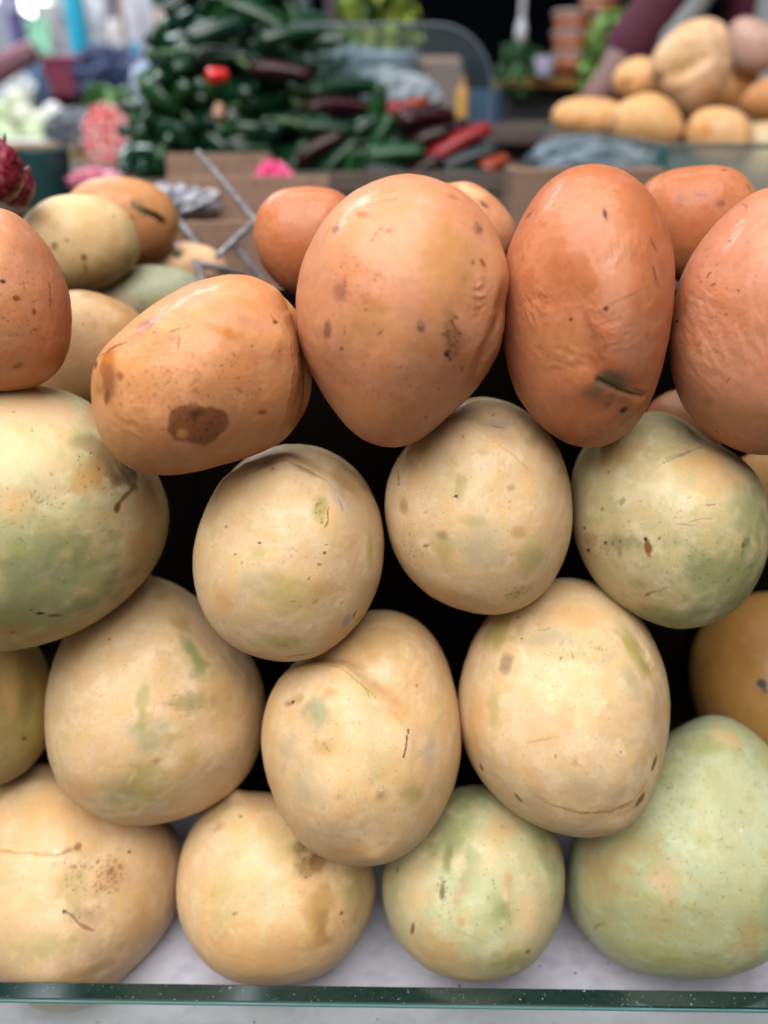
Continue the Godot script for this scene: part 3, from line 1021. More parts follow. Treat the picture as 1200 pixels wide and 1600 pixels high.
	m.spot(-28.7, 11.7, 0.6, 0.7, 0, "plum", 0.6)
	m.spot(17.3, 3.1, 0.5, 0.5, 0, "plum", 0.7)
	m.patch(-13, -0.8, 5.8, 4.1, 0, "olive", 0.45)
	m.patch(-0.1, -18.2, 15.7, 11, 0, "olive", 0.55)
	m.patch(-18, -12.3, 10.5, 7.6, 0, "grey", 0.6)
	m.patch(-30.2, -22.7, 7.2, 10.9, 0, "peach", 0.6)
	m.patch(-3.4, -42.7, 14, 4.9, 0, "olive", 0.6)
	m.patch(14.4, -20, 11.7, 8.8, 0, "peach", 0.4)
	m.spot(27.8, -33.5, 2.2, 4.6, -32, "lilac", 0.8)
	m.scratch(31.2, -33, 32.6, -29.1, 0.7, "dark", 0.85)
	m.scratch(34, -34.6, 37.4, -31, 0.8, "dark", 0.85)
	m.scratch(-0.2, -51, 12.3, -49.2, 0.8, "dark", 0.7)
	m.scratch(10.1, -24.7, 13.9, -22.4, 0.9, "rust", 0.6)
	m.scratch(1.3, -22.7, 5.6, -22.2, 0.8, "rust", 0.4)
	m.scratch(8.5, -13.4, 10.2, -11.4, 0.6, "rust", 0.6)
	m.scratch(-5, -44.5, -0.2, -44.9, 0.6, "rust", 0.6)
	m.spot(25, -24.5, 0.7, 0.7, 0, "rust", 0.6)
	m.patch(30.6, 36.4, 11.1, 10.5, 0, "tan", 0.55)
	m.patch(31.2, -5.6, 4.2, 17.9, 15, "pinkpale", 0.5)
	m.patch(39.1, 0.4, 2.4, 9.1, 0, "olive", 0.5)
	m.patch(-8.9, 27.1, 11.8, 11.8, 0, "cream", 0.4)
	m.speckles(-0.1, -2.3, 31.7, 31.7, 60, "tan", 0.9)
	m.patch(22.3, 27.5, 3.6, 11.9, 30, "lilac", 0.35)
	m.scratch(22.2, 26, 25.1, 18.4, 0.6, "smoke", 0.5)
	m.finish()
	m = fruit("pale green tinged mango with a row of rusty spots, under the tall reddish mango", "pale mangoes stacked at the front of the pile", Vector3(0.151, 1.0552, -0.3585), Vector3(-26.6, -22.84, 10.5), "palegreen", 52.3, 145, 1, [50.6, 50, 49.8, 49.7, 49.9, 50.3, 51, 51.7, 52.5, 53.2, 54.2, 55.5, 56.9, 57.6, 57.5, 57, 56.2, 55.2, 53.7, 52.2, 50.8, 49.5, 48.3, 47.5, 46.9, 46.8, 46.9, 47, 46.9, 46.4, 45.8, 45.1, 45, 46.3, 49.2, 52.8, 56, 58.1, 59, 59.1, 59, 58.8, 58.6, 57.9, 56.5, 54.7, 52.9, 51.5])
	m.spot(-9.9, -13, 2.1, 5.7, 4, "rust", 0.85)
	m.spot(-10.8, -9.7, 1.2, 1.5, 0, "black", 0.85)
	m.patch(-22.7, -15, 2.1, 4.9, 0, "rust", 0.6)
	m.spot(-22.6, -10.6, 0.7, 0.7, 0, "dark", 0.9)
	m.spot(-29.9, -11.8, 1, 1, 0, "dark", 0.85)
	m.spot(-39.4, -16.2, 1.3, 1.3, 0, "dark", 0.9)
	m.patch(-38, -11.1, 3.8, 6.9, 0, "rust", 0.35)
	m.patch(-19.6, -11.4, 12.1, 6.6, 0, "oliveD", 0.55)
	m.speckles(-32, -15.7, 12.4, 7.4, 26, "brown", 1.0)
	m.spot(-41, -4.7, 0.8, 0.9, 0, "dark", 0.8)
	m.spot(-4.8, -9, 0.7, 0.6, 0, "brown", 0.8)
	m.spot(33.2, -11, 1.7, 3.1, -35, "oliveD", 0.85)
	m.spot(32, -12.2, 1, 1.2, -30, "black", 0.9)
	m.patch(23.1, -28.2, 26.1, 22.1, 0, "green", 0.75)
	m.patch(35.3, 3.4, 12.4, 15.6, 0, "green", 0.55)
	m.patch(-2.1, -49, 22.2, 7, 0, "green", 0.7)
	m.scratch(-11.7, -37.6, -7.2, -35.2, 1.2, "brown", 0.7)
	m.scratch(-7.2, -35.2, -0.3, -31.9, 0.7, "brown", 0.5)
	m.scratch(15.8, 6.5, 19.7, 7.2, 1.1, "brown", 0.55)
	m.spot(-28.3, 22.9, 0.7, 0.7, 0, "plum", 0.9)
	m.spot(-21.6, 8.2, 1.5, 3, -25, "oliveD", 0.5)
	m.spot(-31.3, 4.9, 0.9, 1.2, 0, "oliveD", 0.5)
	m.patch(9.4, 27.6, 15.3, 9.2, 15, "peach", 0.6)
	m.patch(19.1, 19.9, 12.2, 9.2, 0, "peach", 0.4)
	m.patch(5.1, 30.1, 11, 3.7, 22, "grey", 0.7)
	m.scratch(-3.1, 26.3, 14.2, 34.4, 1, "smoke", 0.5)
	m.scratch(-2, 28.8, 9.5, 32.8, 0.6, "smoke", 0.5)
	m.fold([-13.4, 18.5, -3.1, 26.3, 14.2, 34.4, 34.8, 34.5], 8.1, 3.2)
	m.bump(19.4, 26.2, 10.5, 9.9, 0, 1.8)
	m.patch(-26, 35.3, 18.6, 12.4, 0, "tan", 0.45)
	m.scratch(3.6, -2.1, 11.9, -3.2, 0.5, "oliveD", 0.5)
	m.scratch(9.1, -0.6, 17.4, 0.4, 0.4, "oliveD", 0.4)
	m.speckles(3.6, -14.6, 32.8, 26.9, 130, "oliveD", 0.8)
	m.speckles(20.5, -26.6, 21.4, 18.3, 70, "oliveD", 0.8)
	m.spot(25.8, -29.2, 0.6, 0.6, 0, "brown", 0.6)
	m.patch(-13.7, -31.4, 4.9, 3.7, 0, "green", 0.5)
	m.finish()
	m = fruit("large cream and green mango at the left edge with a dripping brown stain", "pale mangoes stacked at the front of the pile", Vector3(-0.1837, 1.0586, -0.3535), Vector3(-25.66, 27.46, -12.5), "palegreen", 66.3, 61, 1, [60.5, 61, 61.8, 63, 64.7, 66.6, 68.5, 70.3, 71.3, 70.9, 69.6, 68.1, 66.7, 65.5, 64.6, 64, 63.7, 63.8, 64.2, 65, 66.1, 67.3, 68.4, 69.1, 69.4, 69.1, 68.2, 67.1, 66, 65.3, 65.1, 65.6, 66.7, 67.9, 68.6, 68.9, 69, 69, 68.8, 68.7, 68.3, 67.4, 66.1, 64.6, 63.1, 61.7, 60.7, 60.4])
	m.patch(-2.1, -11.6, 39.7, 21.3, 0, "green", 0.6)
	m.patch(-2.1, -39.6, 46.8, 24.9, 0, "green", 0.7)
	m.patch(28, -24.5, 17.5, 17.5, 0, "green", 0.5)
	m.patch(3.1, -27.7, 17.3, 11.5, 0, "greengrey", 0.45)
	m.patch(-7.5, -45.7, 17.8, 7.4, 0, "yellowgreen", 0.6)
	m.patch(-5.9, -14.4, 5.7, 3.4, 0, "yellowgreen", 0.5)
	m.patch(3.2, -32.2, 5.2, 2.9, 0, "yellowgreen", 0.5)
	m.patch(34.7, 26.7, 14.8, 13, -30, "brown", 0.65)
	m.patch(40.8, 22, 7.7, 7.7, 0, "dark", 0.65)
	m.spot(37.3, 4.7, 2, 3.5, -10, "brown", 0.8)
	m.scratch(44.9, 13.6, 38.3, 7.2, 2.1, "brown", 0.75)
	m.patch(45.6, 15.2, 3, 2.4, 0, "dark", 0.7)
	m.patch(24.9, 17.5, 11, 12.7, 0, "tan", 0.7)
	m.patch(21.7, 36.5, 7.7, 4.7, 20, "oliveD", 0.55)
	m.patch(33.5, 49.7, 11.2, 8.1, -35, "tan", 0.7)
	m.speckles(27.8, 20.6, 14.5, 11.6, 40, "dark", 1.0)
	m.spot(-7.3, 49.1, 0.9, 0.7, 0, "black", 0.9)
	m.spot(0.5, 40.1, 0.7, 0.6, 0, "black", 0.85)
	m.spot(25.8, 30.5, 0.6, 0.6, 0, "black", 0.85)
	m.spot(20.6, 28.5, 0.6, 0.6, 0, "dark", 0.8)
	m.spot(4.1, -44.3, 3.3, 1, -3, "black", 0.95)
	m.spot(0, -42.3, 0.7, 0.6, 0, "black", 0.9)
	m.spot(9.9, -45.8, 3.3, 1.2, -5, "brown", 0.75)
	m.patch(-8.1, -52.5, 8.4, 4.2, 10, "tan", 0.75)
	m.spot(-7.6, -53.6, 1.2, 0.9, 0, "brown", 0.7)
	m.patch(6.2, -55.9, 18.4, 4.3, 14, "tan", 0.55)
	m.speckles(3.6, 7.7, 11.3, 6.2, 40, "oliveD", 1.0)
	m.patch(-7.2, 5.4, 8.5, 8.5, 0, "peach", 0.5)
	m.patch(3.3, 50.8, 26.9, 9, 0, "pinkpale", 0.6)
	m.patch(0.5, 31.5, 26, 14.4, 0, "cream", 0.4)
	m.speckles(0.5, -8.8, 34, 31.2, 120, "oliveD", 0.8)
	m.patch(51, -6.8, 9, 24, -10, "tan", 0.5)
	m.patch(21.3, 5.5, 6.9, 5.7, 0, "greengrey", 0.5)
	m.finish()
	m = fruit("upright egg shaped cream mango with a brown arc scar near its bottom", "pale mangoes stacked at the front of the pile", Vector3(0.0996, 0.9532, -0.3269), Vector3(-40.98, -16.94, 8.1), "pale", 62.5, 54, 1, [58.4, 58.4, 58.7, 59.1, 59.6, 60, 60.4, 60.9, 61.6, 62.3, 63.1, 64.2, 65.3, 66.4, 67, 67, 66.1, 64.5, 62.2, 59.7, 57.5, 56, 55.2, 54.9, 55.1, 55.7, 56.6, 57.8, 59.3, 61.2, 63.3, 65.7, 68, 70, 71.3, 72.1, 71.9, 70.7, 69, 67.6, 66.3, 65.1, 63.6, 62.1, 60.7, 59.6, 58.9, 58.5])
	m.patch(34.6, 29.8, 4.8, 18.6, 32, "olive", 0.75)
	m.patch(-33.6, 38, 9.1, 13, -30, "olive", 0.7)
	m.patch(8.5, 45.6, 10.8, 8.2, 0, "peach", 0.6)
	m.patch(-7.1, 32.6, 15.6, 8.1, 10, "grey", 0.75)
	m.patch(17.9, 24.2, 12.4, 6.8, -15, "grey", 0.5)
	m.patch(31.7, 15.9, 3.8, 12.6, 25, "grey", 0.6)
	m.patch(-28.6, 19.9, 4.1, 6.9, -20, "smoke", 0.45)
	m.patch(-34.4, -2.7, 3.8, 13.9, 0, "olive", 0.5)
	m.patch(-43.6, -9.9, 7.1, 19.4, 0, "peach", 0.6)
	m.patch(46.2, -4.7, 3.9, 19.7, 0, "pinkpale", 0.6)
	m.patch(-9.3, -10.5, 18.4, 15.3, 0, "pinkpale", 0.4)
	m.scratch(-17.2, -17.3, -2.7, -13.3, 1.2, "tan", 0.55)
	m.scratch(-15, -41.6, -4, -46.8, 1.9, "tan", 0.55)
	m.scratch(-5.8, -46.3, 9.4, -49.1, 1.9, "tan", 0.9)
	m.scratch(6.4, -49, 23.3, -47.8, 1.9, "tan", 0.95)
	m.scratch(20.3, -47.8, 33.9, -42.4, 1.9, "tan", 0.85)
	m.scratch(33.3, -42.7, 40.2, -31.9, 1, "tan", 0.6)
	m.spot(36.6, -42, 1.7, 4.3, -38, "brown", 0.8)
	m.spot(43.9, -23.3, 1.3, 5, -20, "brown", 0.8)
	m.spot(-22.2, -45, 1, 3.6, 42, "brown", 0.7)
	m.spot(-41.8, -32.5, 1, 2, 30, "brown", 0.7)
	m.scratch(-36, -41.9, -9.9, -59.9, 1, "tan", 0.4)
	m.scratch(-1.8, 23.8, 0.6, 23.2, 0.7, "black", 0.85)
	m.scratch(-23.8, 44, -21.9, 46.2, 0.8, "black", 0.8)
	m.spot(-20.9, 33.1, 0.6, 0.6, 0, "dark", 0.8)
	m.spot(-3.9, -22.6, 0.7, 0.7, 0, "brown", 0.7)
	m.spot(26.4, -18.8, 0.6, 0.6, 0, "brown", 0.7)
	m.patch(0.9, -3.9, 4.9, 7.9, 0, "peach", 0.5)
	m.patch(5, -24.3, 1.9, 3.7, 0, "tan", 0.5)
	m.patch(2.7, 24.9, 18.5, 3.7, -5, "olive", 0.5)
	m.speckles(5.8, 28.2, 21.7, 6.2, 50, "oliveD", 1.1)
	m.patch(14.5, -35.7, 18.9, 9.4, 15, "grey", 0.35)
	m.scratch(13.5, 29.6, 19.6, 28.7, 0.7, "oliveD", 0.6)
	m.scratch(-12.9, 37.5, -6.6, 39.3, 0.6, "oliveD", 0.5)
	m.speckles(-0.3, -4, 33.6, 36.7, 80, "tan", 0.9)
	m.patch(-13.9, -33.5, 9.4, 5, -45, "peach", 0.5)
	m.patch(-24.8, -23.8, 4.4, 12.6, 30, "cream", 0.5)
	m.fold([51, 12.9, 38.5, 41.3, 22.7, 57.6], 3.5, 0.9)
	m.bump(25.1, -55.4, 11.4, 6, 20, 1.6)
	m.finish()
	m = fruit("cream mango with a deep olive crease and a thin black thread on it", "pale mangoes stacked at the front of the pile", Vector3(-0.0124, 0.9405, -0.3185), Vector3(-44.16, 2.22, -1.09), "pale2", 60.3, 26, 1, [54.5, 54.4, 54.6, 55, 55.8, 57.1, 58.8, 60.8, 62.7, 63.9, 64.5, 65, 65.4, 65.4, 64.9, 63.8, 62.2, 60.4, 58.8, 57.5, 56.5, 55.7, 55.1, 54.8, 54.8, 55.1, 55.9, 57.2, 59.3, 62.2, 65.4, 68.4, 70.9, 72.4, 72.4, 71.2, 69.1, 66.3, 63, 59.8, 57.5, 56.2, 55.5, 55.2, 55.1, 55, 54.8, 54.6])
	m.patch(-19.5, 33.4, 10.8, 2.5, 0, "olive", 0.5)
	m.patch(0.9, 22.4, 12.9, 3.4, -38, "olive", 0.55)
	m.scratch(1.6, 22.7, 3.4, 18, 0.6, "oliveD", 0.7)
	m.patch(17.1, 9, 7.7, 2.5, -40, "tan", 0.3)
	m.fold([-50.1, 26.4, -37.5, 34.6, -24.7, 35.2, -10.9, 32.9, 12.4, 13.2, 29.7, -6.1], 7.8, 6.5)
	m.bump(-20.4, 16.9, 17.1, 14, -20, 2.4)
	m.scratch(22.7, 3, 21.6, -3, 0.9, "black", 0.95)
	m.scratch(21.6, -3, 20.3, -10.3, 0.7, "black", 0.95)
	m.spot(22.7, 2.7, 0.8, 0.7, 0, "black", 0.95)
	m.patch(-21.5, 11.1, 7.4, 8.1, 0, "greengrey", 0.65)
	m.patch(-30.3, 17.3, 4.4, 2.5, 20, "olive", 0.6)
	m.patch(-14.1, 19.9, 5, 2.8, 0, "tan", 0.6)
	m.patch(-17.5, -5, 6.8, 4.3, 0, "tan", 0.55)
	m.patch(-26.9, -21.9, 12, 14.2, 0, "grey", 0.6)
	m.patch(-36.3, -5.6, 5.7, 9.5, 0, "grey", 0.5)
	m.patch(24.1, -26.8, 7.6, 7.6, 0, "olive", 0.6)
	m.patch(33.6, -9.8, 4.4, 9.5, -10, "lilac", 0.45)
	m.patch(1.5, -8.6, 18.3, 18.3, 0, "cream", 0.45)
	m.patch(7.6, -11.6, 9.2, 12.3, 0, "yellowgreen", 0.25)
	m.spot(-33.7, 16.5, 1.1, 1, 0, "plum", 0.85)
	m.patch(-36.5, 15.9, 2.9, 1.3, 0, "mauve", 0.5)
	m.spot(8.5, -25.6, 3.7, 4, 0, "grey", 0.5)
	m.spot(8.5, -25.6, 2.5, 2.8, 0, "tan", 0.5)
	m.bump(8.5, -25.6, 3.4, 3.7, 0, 0.9)
	m.scratch(9.4, -24.4, 10.6, -23.9, 0.6, "white", 0.7)
	m.scratch(1.8, -8.6, 2.4, -10.7, 0.6, "white", 0.8)
	m.spot(-6.4, -7.1, 0.6, 0.6, 0, "brown", 0.7)
	m.scratch(-18.4, -2.7, -14.9, -7.9, 0.9, "brown", 0.4)
	m.patch(-10.6, -27.5, 4.3, 1.6, 0, "grey", 0.6)
	m.patch(-1.6, -54.1, 19.6, 4.6, 0, "peach", 0.5)
	m.patch(17.3, 21.2, 12.4, 12.4, 0, "peach", 0.5)
	m.patch(11.5, 47.5, 22.2, 12.7, 0, "tan", 0.5)
	m.speckles(-4.5, -14.4, 33.7, 36.8, 110, "tan", 0.9)
	m.speckles(-26.2, -23.4, 15.7, 15.7, 40, "olive", 0.9)
	m.spot(28.9, 25.2, 0.9, 0.9, 0, "brown", 0.5)
	m.spot(1, -60.6, 4.7, 1.3, 0, "tan", 0.3)
	m.bump(7.9, -57.3, 9.9, 5.3, 0, 1.6)
	m.finish()
	m = fruit("smooth cream mango with green shading down its right side and a nib on top", "pale mangoes stacked at the front of the pile", Vector3(-0.136, 0.9367, -0.3516), Vector3(-39.73, 21.14, -10.01), "pale", 65.8, 995, 1, [59.5, 59.9, 60.9, 62.3, 64, 65.6, 66.8, 67.7, 68.2, 68.5, 68.6, 68.6, 68.5, 68.4, 68.6, 69.1, 69.6, 70.2, 70.5, 70.2, 69, 67.5, 66.2, 65.3, 64.5, 63.6, 62.3, 61, 60, 59.6, 59.8, 60.7, 62.3, 64.5, 67.4, 70.5, 72.8, 73.2, 72.5, 71.3, 69.6, 67.5, 65.4, 63.5, 61.9, 60.6, 59.8, 59.4])
	m.patch(22, 18.4, 5.3, 18.4, 22, "green", 0.75)
	m.patch(17.9, -2, 13.2, 7.9, 0, "oliveD", 0.45)
	m.speckles(16.6, -2.9, 11.2, 7.3, 50, "oliveD", 1.0)
	m.patch(-5.9, -3.9, 3.9, 15.1, 0, "olive", 0.65)
	m.patch(-7.6, -40.3, 20.3, 13.5, 0, "olive", 0.65)
	m.patch(3.8, 56.5, 4.9, 4.2, 0, "olive", 0.55)
	m.patch(13.8, 39.8, 5.4, 10.2, 30, "tan", 0.6)
	m.spot(0.6, -30.5, 4, 2, 15, "rust", 0.4)
	m.spot(-1.3, -31, 1.7, 1.3, 0, "pinkpale", 0.6)
	m.patch(12.4, -35, 10.1, 4.7, 30, "peach", 0.5)
	m.patch(-23.7, -22.3, 16.7, 20.1, 0, "pinkpale", 0.3)
	m.patch(-3.4, -17.4, 13.2, 9.9, 0, "greengrey", 0.45)
	m.patch(-17.6, -37.2, 4.1, 6.1, -15, "pinkpale", 0.6)
	m.patch(-11.3, -37.7, 2, 4.7, -20, "cream", 0.8)
	m.patch(25.4, -16.6, 5.3, 7.3, 0, "pinkpale", 0.5)
	m.patch(34.3, 2.5, 13.4, 20.2, 0, "tan", 0.45)
	m.patch(-36.1, 27.1, 13.7, 10.3, 0, "cream", 0.5)
	m.patch(-35.4, -41.6, 10.5, 10.5, 0, "peach", 0.55)
	m.patch(-40.2, 34.6, 10.5, 10.5, 0, "peach", 0.5)
	m.spot(-22.7, 33, 0.8, 0.7, 0, "brown", 0.7)
	m.bump(-3.9, 67.7, 5.8, 3.6, 0, 4.5)
	m.spot(-4.7, 69.5, 2.9, 1.5, 0, "mauve", 0.5)
	m.patch(-17.9, -49.2, 13.8, 7.6, 0, "green", 0.35)
	m.scratch(-25.3, -30.2, -0.3, -33.1, 0.6, "tan", 0.4)
	m.speckles(-0.3, -8.1, 36.1, 39.4, 120, "olive", 0.9)
	m.patch(18.9, -29.1, 4.7, 8, -20, "olive", 0.45)
	m.patch(9.1, -18.4, 6.6, 3.3, 0, "olive", 0.4)
	m.scratch(27.4, 4.6, 28.2, -7, 2, "pinkpale", 0.5)
	m.finish()
	m = fruit("golden cream mango on the board with a dark smudge below the creased mango", "pale mangoes stacked at the front of the pile", Vector3(-0.0635, 0.8414, -0.2969), Vector3(-53.38, 12.07, -6.26), "pale2", 52.3, 792, 1, [56.8, 56.1, 55.3, 54.4, 53.6, 52.9, 52.2, 51.5, 50.8, 50.1, 49.5, 48.9, 48.7, 49, 49.8, 50.9, 52.1, 53.1, 53.9, 54.7, 55.6, 56.6, 57.7, 58.6, 59.1, 59.2, 59.2, 58.8, 57.8, 56.3, 54.7, 53.3, 52.2, 51.5, 51.3, 51.7, 52.7, 54.4, 56.6, 59.1, 61, 61.8, 61.8, 61.3, 60.5, 59.5, 58.5, 57.6])
	m.patch(19.3, 12.6, 10.9, 10.2, -20, "brown", 0.7)
	m.speckles(18.6, 12.6, 9.5, 10.2, 50, "black", 1.3)
	m.patch(13.5, 19.3, 6.8, 5.5, 0, "dark", 0.55)
	m.patch(23.2, -12.4, 9.6, 20.5, 0, "tan", 0.75)
	m.patch(24.9, -20.2, 4.8, 10.3, 0, "brown", 0.3)
	m.patch(43.4, -3, 9.1, 17.5, 0, "olive", 0.55)
	m.spot(-19.6, 37.8, 0.8, 0.8, 0, "black", 0.85)
	m.spot(35, -13.7, 0.8, 1.4, 0, "black", 0.85)
	m.spot(36.4, -18.2, 0.6, 0.9, 0, "brown", 0.8)
	m.patch(-32.2, 31.9, 7, 3.1, 35, "mauve", 0.3)
	m.patch(-47.6, 38.9, 2.6, 3.8, -20, "olive", 0.6)
	m.spot(-21.2, -10.2, 2, 1, 0, "rust", 0.5)
	m.spot(-21.9, -11, 0.5, 0.5, 0, "brown", 0.8)
	m.scratch(-35.7, -21.1, -27, -28.4, 0.7, "tan", 0.6)
	m.scratch(-27, -28.4, -10.3, -33.8, 0.7, "tan", 0.6)
	m.patch(-23.7, -1.9, 20.4, 17, 0, "yellowgreen", 0.3)
	m.patch(-10.5, 15.8, 17, 17, 0, "cream", 0.35)
	m.patch(-10.3, -29.8, 41.5, 13.8, 0, "peach", 0.6)
	m.patch(-31.1, 41.1, 10.6, 5, 30, "olive", 0.45)
	m.speckles(-10.3, -5.7, 37.2, 37.2, 90, "tan", 0.9)
	m.fold([-4.1, 47, 13.9, 31.2, 38.6, 13.4], 6, 1.6)
	m.patch(3.1, 21.5, 10.2, 20.4, 35, "olive", 0.4)
	m.bump(-23.6, 51.3, 7.3, 3.6, 0, 3.5)
	m.finish()
	m = fruit("small streaky green and cream mango on the board, third along the glass", "pale mangoes stacked at the front of the pile", Vector3(0.051, 0.8554, -0.2908), Vector3(-53.19, -9.96, 5.16), "greenpale", 48.5, 820, 1, [51.9, 52.3, 52.4, 52.5, 52.3, 51.9, 51.5, 51, 50.5, 49.9, 49.3, 48.9, 48.6, 48.5, 48.7, 49.2, 49.7, 49.9, 49.9, 49.9, 50, 50.2, 50.3, 50.5, 51.1, 52, 53, 54, 54.4, 54.5, 54.4, 54.1, 54, 53.9, 53.9, 53.7, 53.2, 52.5, 51.5, 50.2, 48.8, 47.7, 47.1, 47.1, 47.7, 48.8, 50, 51.2])
	m.patch(13.5, -12.3, 9.3, 7.3, 0, "green", 0.8)
	m.patch(-13.6, 24, 13.4, 16.8, -25, "green", 0.55)
	m.patch(-3.1, 2.5, 6.6, 13.2, -10, "green", 0.6)
	m.patch(16.3, 28.6, 12.1, 8.8, 0, "peach", 0.4)
	m.patch(-18.6, -32.7, 17.1, 12.3, -20, "peach", 0.5)
	m.patch(-30, -7.9, 8.8, 16.8, 0, "cream", 0.6)
	m.patch(6.7, -5.9, 9.9, 19.8, 0, "greenwhite", 0.55)
	m.patch(28, -13.8, 10.1, 20.3, 0, "cream", 0.6)
	m.patch(1.8, -32.7, 4.8, 10.2, 0, "greenwhite", 0.6)
	m.spot(-16, -4.7, 1.7, 5.3, -5, "oliveD", 0.85)
	m.speckles(-16, -4.7, 3.3, 8.6, 26, "brown", 1.1)
	m.patch(-6.4, -5.1, 3, 9.9, -20, "orsat", 0.2)
	m.spot(-31.6, -22.9, 1.4, 4.1, -14, "rust", 0.75)
	m.spot(28.3, -31, 2.1, 1.4, 20, "rust", 0.65)
	m.spot(-40.8, 4, 1, 2.1, 0, "brown", 0.6)
	m.patch(18.2, -3.9, 2.7, 10, 0, "tan", 0.5)
	m.scratch(30.7, 1.2, 34.2, -0.4, 0.8, "olive", 0.6)
	m.patch(-13.3, 11.2, 2.7, 8, -10, "oliveD", 0.5)
	m.spot(15.6, 27.9, 1.3, 1, 0, "pink", 0.6)
	m.spot(26.4, 21.8, 0.5, 0.5, 0, "black", 0.8)
	m.patch(19.9, -35.1, 10.3, 6.9, 0, "yellowgreen", 0.6)
	m.patch(-6.3, -18.3, 4.7, 3, -30, "tan", 0.6)
	m.scratch(-12.9, -20.2, 6.6, -28, 1, "tan", 0.4)
	m.speckles(0.2, -6.2, 36.3, 36.3, 90, "oliveD", 0.9)
	m.patch(0.2, 45.6, 13.9, 6.9, 0, "green", 0.6)
	m.patch(39.6, 14.1, 4.8, 17.2, 10, "green", 0.5)
	m.finish()
	m = fruit("golden mango in the lower left corner with a dried sap trail and rusty freckles", "pale mangoes stacked at the front of the pile", Vector3(-0.1901, 0.8321, -0.3039), Vector3(-49.37, 32.03, -15.85), "pale2", 60.7, 764, 1, [59.5, 57.5, 55.8, 54.5, 53.9, 53.7, 54.1, 55.1, 56.6, 58.6, 60.7, 62.5, 63.6, 63.6, 62.7, 61.7, 61.1, 61.2, 61.9, 63.1, 64.4, 65.6, 66.6, 67.2, 67.7, 68.1, 68.1, 67.1, 65.1, 63.1, 61.6, 60.8, 60.6, 61.2, 62.6, 65, 68.5, 72.4, 74.8, 74.9, 74.6, 74.6, 74, 72.6, 70.4, 67.7, 64.7, 61.9])
	m.scratch(-40.5, 26.1, -21, 21, 2.1, "tan", 0.7)
	m.scratch(-21, 21, -5, 17.5, 2.1, "tan", 0.75)
	m.scratch(-5, 17.5, 5.4, 20.5, 2.1, "rust", 0.55)
	m.spot(5.1, 19.9, 2.1, 2.1, 0, "rust", 0.6)
	m.scratch(-7.6, 19.5, -4.4, 19.3, 1, "white", 0.6)
	m.speckles(21, 4, 9.6, 10.3, 90, "rust", 1.5)
	m.patch(21.7, 2.3, 11, 9, 0, "rust", 0.3)
	m.speckles(4, 8.3, 7.5, 10.3, 24, "rust", 1.5)
	m.patch(3, 0.6, 11.6, 15.7, 0, "olive", 0.45)
	m.scratch(-1.7, -10.4, 5.2, -16.8, 1.7, "brown", 0.75)
	m.scratch(5.2, -16.8, 12.9, -23, 2.1, "rust", 0.55)
	m.spot(-1.7, -10.7, 1.2, 1.2, 0, "black", 0.8)
	m.patch(9.3, -13.9, 6.9, 5.5, 0, "brown", 0.35)
	m.spot(32.4, 13.6, 1, 1, 0, "black", 0.85)
	m.spot(3.4, 10.3, 2.4, 1.7, 0, "rust", 0.5)
	m.speckles(7.8, -1.8, 10.3, 13.7, 34, "brown", 1.2)
	m.patch(32.9, -1.1, 8.3, 9, 0, "pinkpale", 0.5)
	m.patch(39.8, -23.6, 10.7, 16.3, -20, "peach", 0.5)
	m.patch(-14.1, -25.6, 20.9, 7.7, 0, "yellowgreen", 0.4)
	m.patch(-15.1, 41.3, 21, 14, 0, "peach", 0.4)
	m.patch(25.9, -33.7, 3.5, 2.8, 0, "olive", 0.4)
	m.patch(7.8, -42.4, 21.2, 4.9, 10, "tan", 0.5)
	m.patch(-26.6, -11.3, 17.4, 17.4, 0, "cream", 0.4)
	m.bump(-14.3, 69.5, 8.2, 3.7, 0, 3.0)
	m.speckles(-1.7, 2.9, 44.5, 41.1, 70, "tan", 0.9)
	m.finish()
	m = fruit("large pale green mango in the lower right corner", "pale mangoes stacked at the front of the pile", Vector3(0.1802, 0.8652, -0.3079), Vector3(-47.16, -30.33, 14.8), "green", 64.5, 848, 1, [64.8, 68.5, 72.6, 76.9, 80.3, 81.6, 81.6, 80.6, 78.5, 75.7, 72.7, 70.1, 68.3, 67.1, 66.3, 65.6, 65, 64.6, 64.4, 64.3, 64.4, 64.6, 64.8, 65.1, 65.6, 66.2, 67, 67.8, 68.9, 70.2, 71.5, 73, 74.8, 76.6, 77.6, 75.9, 71.4, 66.3, 61.9, 58.5, 56.3, 55.1, 54.9, 55.2, 56.1, 57.4, 59.2, 61.7])
	m.patch(-12.5, -17.1, 11.2, 10.6, 0, "pinkpale", 0.55)
	m.patch(-15.6, -35.7, 8.7, 13.4, 0, "tan", 0.3)
	m.patch(-43.7, -20.6, 16.9, 23.7, 0, "tan", 0.5)
	m.patch(-25.5, -3.5, 13.3, 13.3, 30, "tan", 0.35)
	m.patch(17.3, 59.5, 10.4, 7.6, -20, "peach", 0.5)
	m.patch(9.5, 50.8, 13.6, 6.8, 0, "yellowgreen", 0.5)
	m.patch(15.3, 29.2, 13.3, 20, 0, "greenwhite", 0.6)
	m.patch(4.9, 3.5, 8.5, 4.6, 0, "yellowgreen", 0.5)
	m.patch(20.6, -14.6, 19.9, 19.9, 0, "greenwhite", 0.45)
	m.patch(-6.5, -56.4, 31.3, 7.7, 0, "yellowgreen", 0.5)
	m.patch(25.3, -41.1, 13.8, 8.9, 35, "tan", 0.35)
	m.scratch(-49.4, -49.4, -43.7, -44.6, 1.8, "mauve", 0.6)
	m.spot(-54.6, -56.2, 1.4, 2.2, -20, "oliveD", 0.6)
	m.patch(-13.1, -37.7, 3.4, 1.3, 0, "brown", 0.3)
	m.spot(-10.6, 27.6, 2.3, 1.7, 0, "greengrey", 0.8)
	m.bump(-10.6, 27.6, 2.3, 2, 0, 0.8)
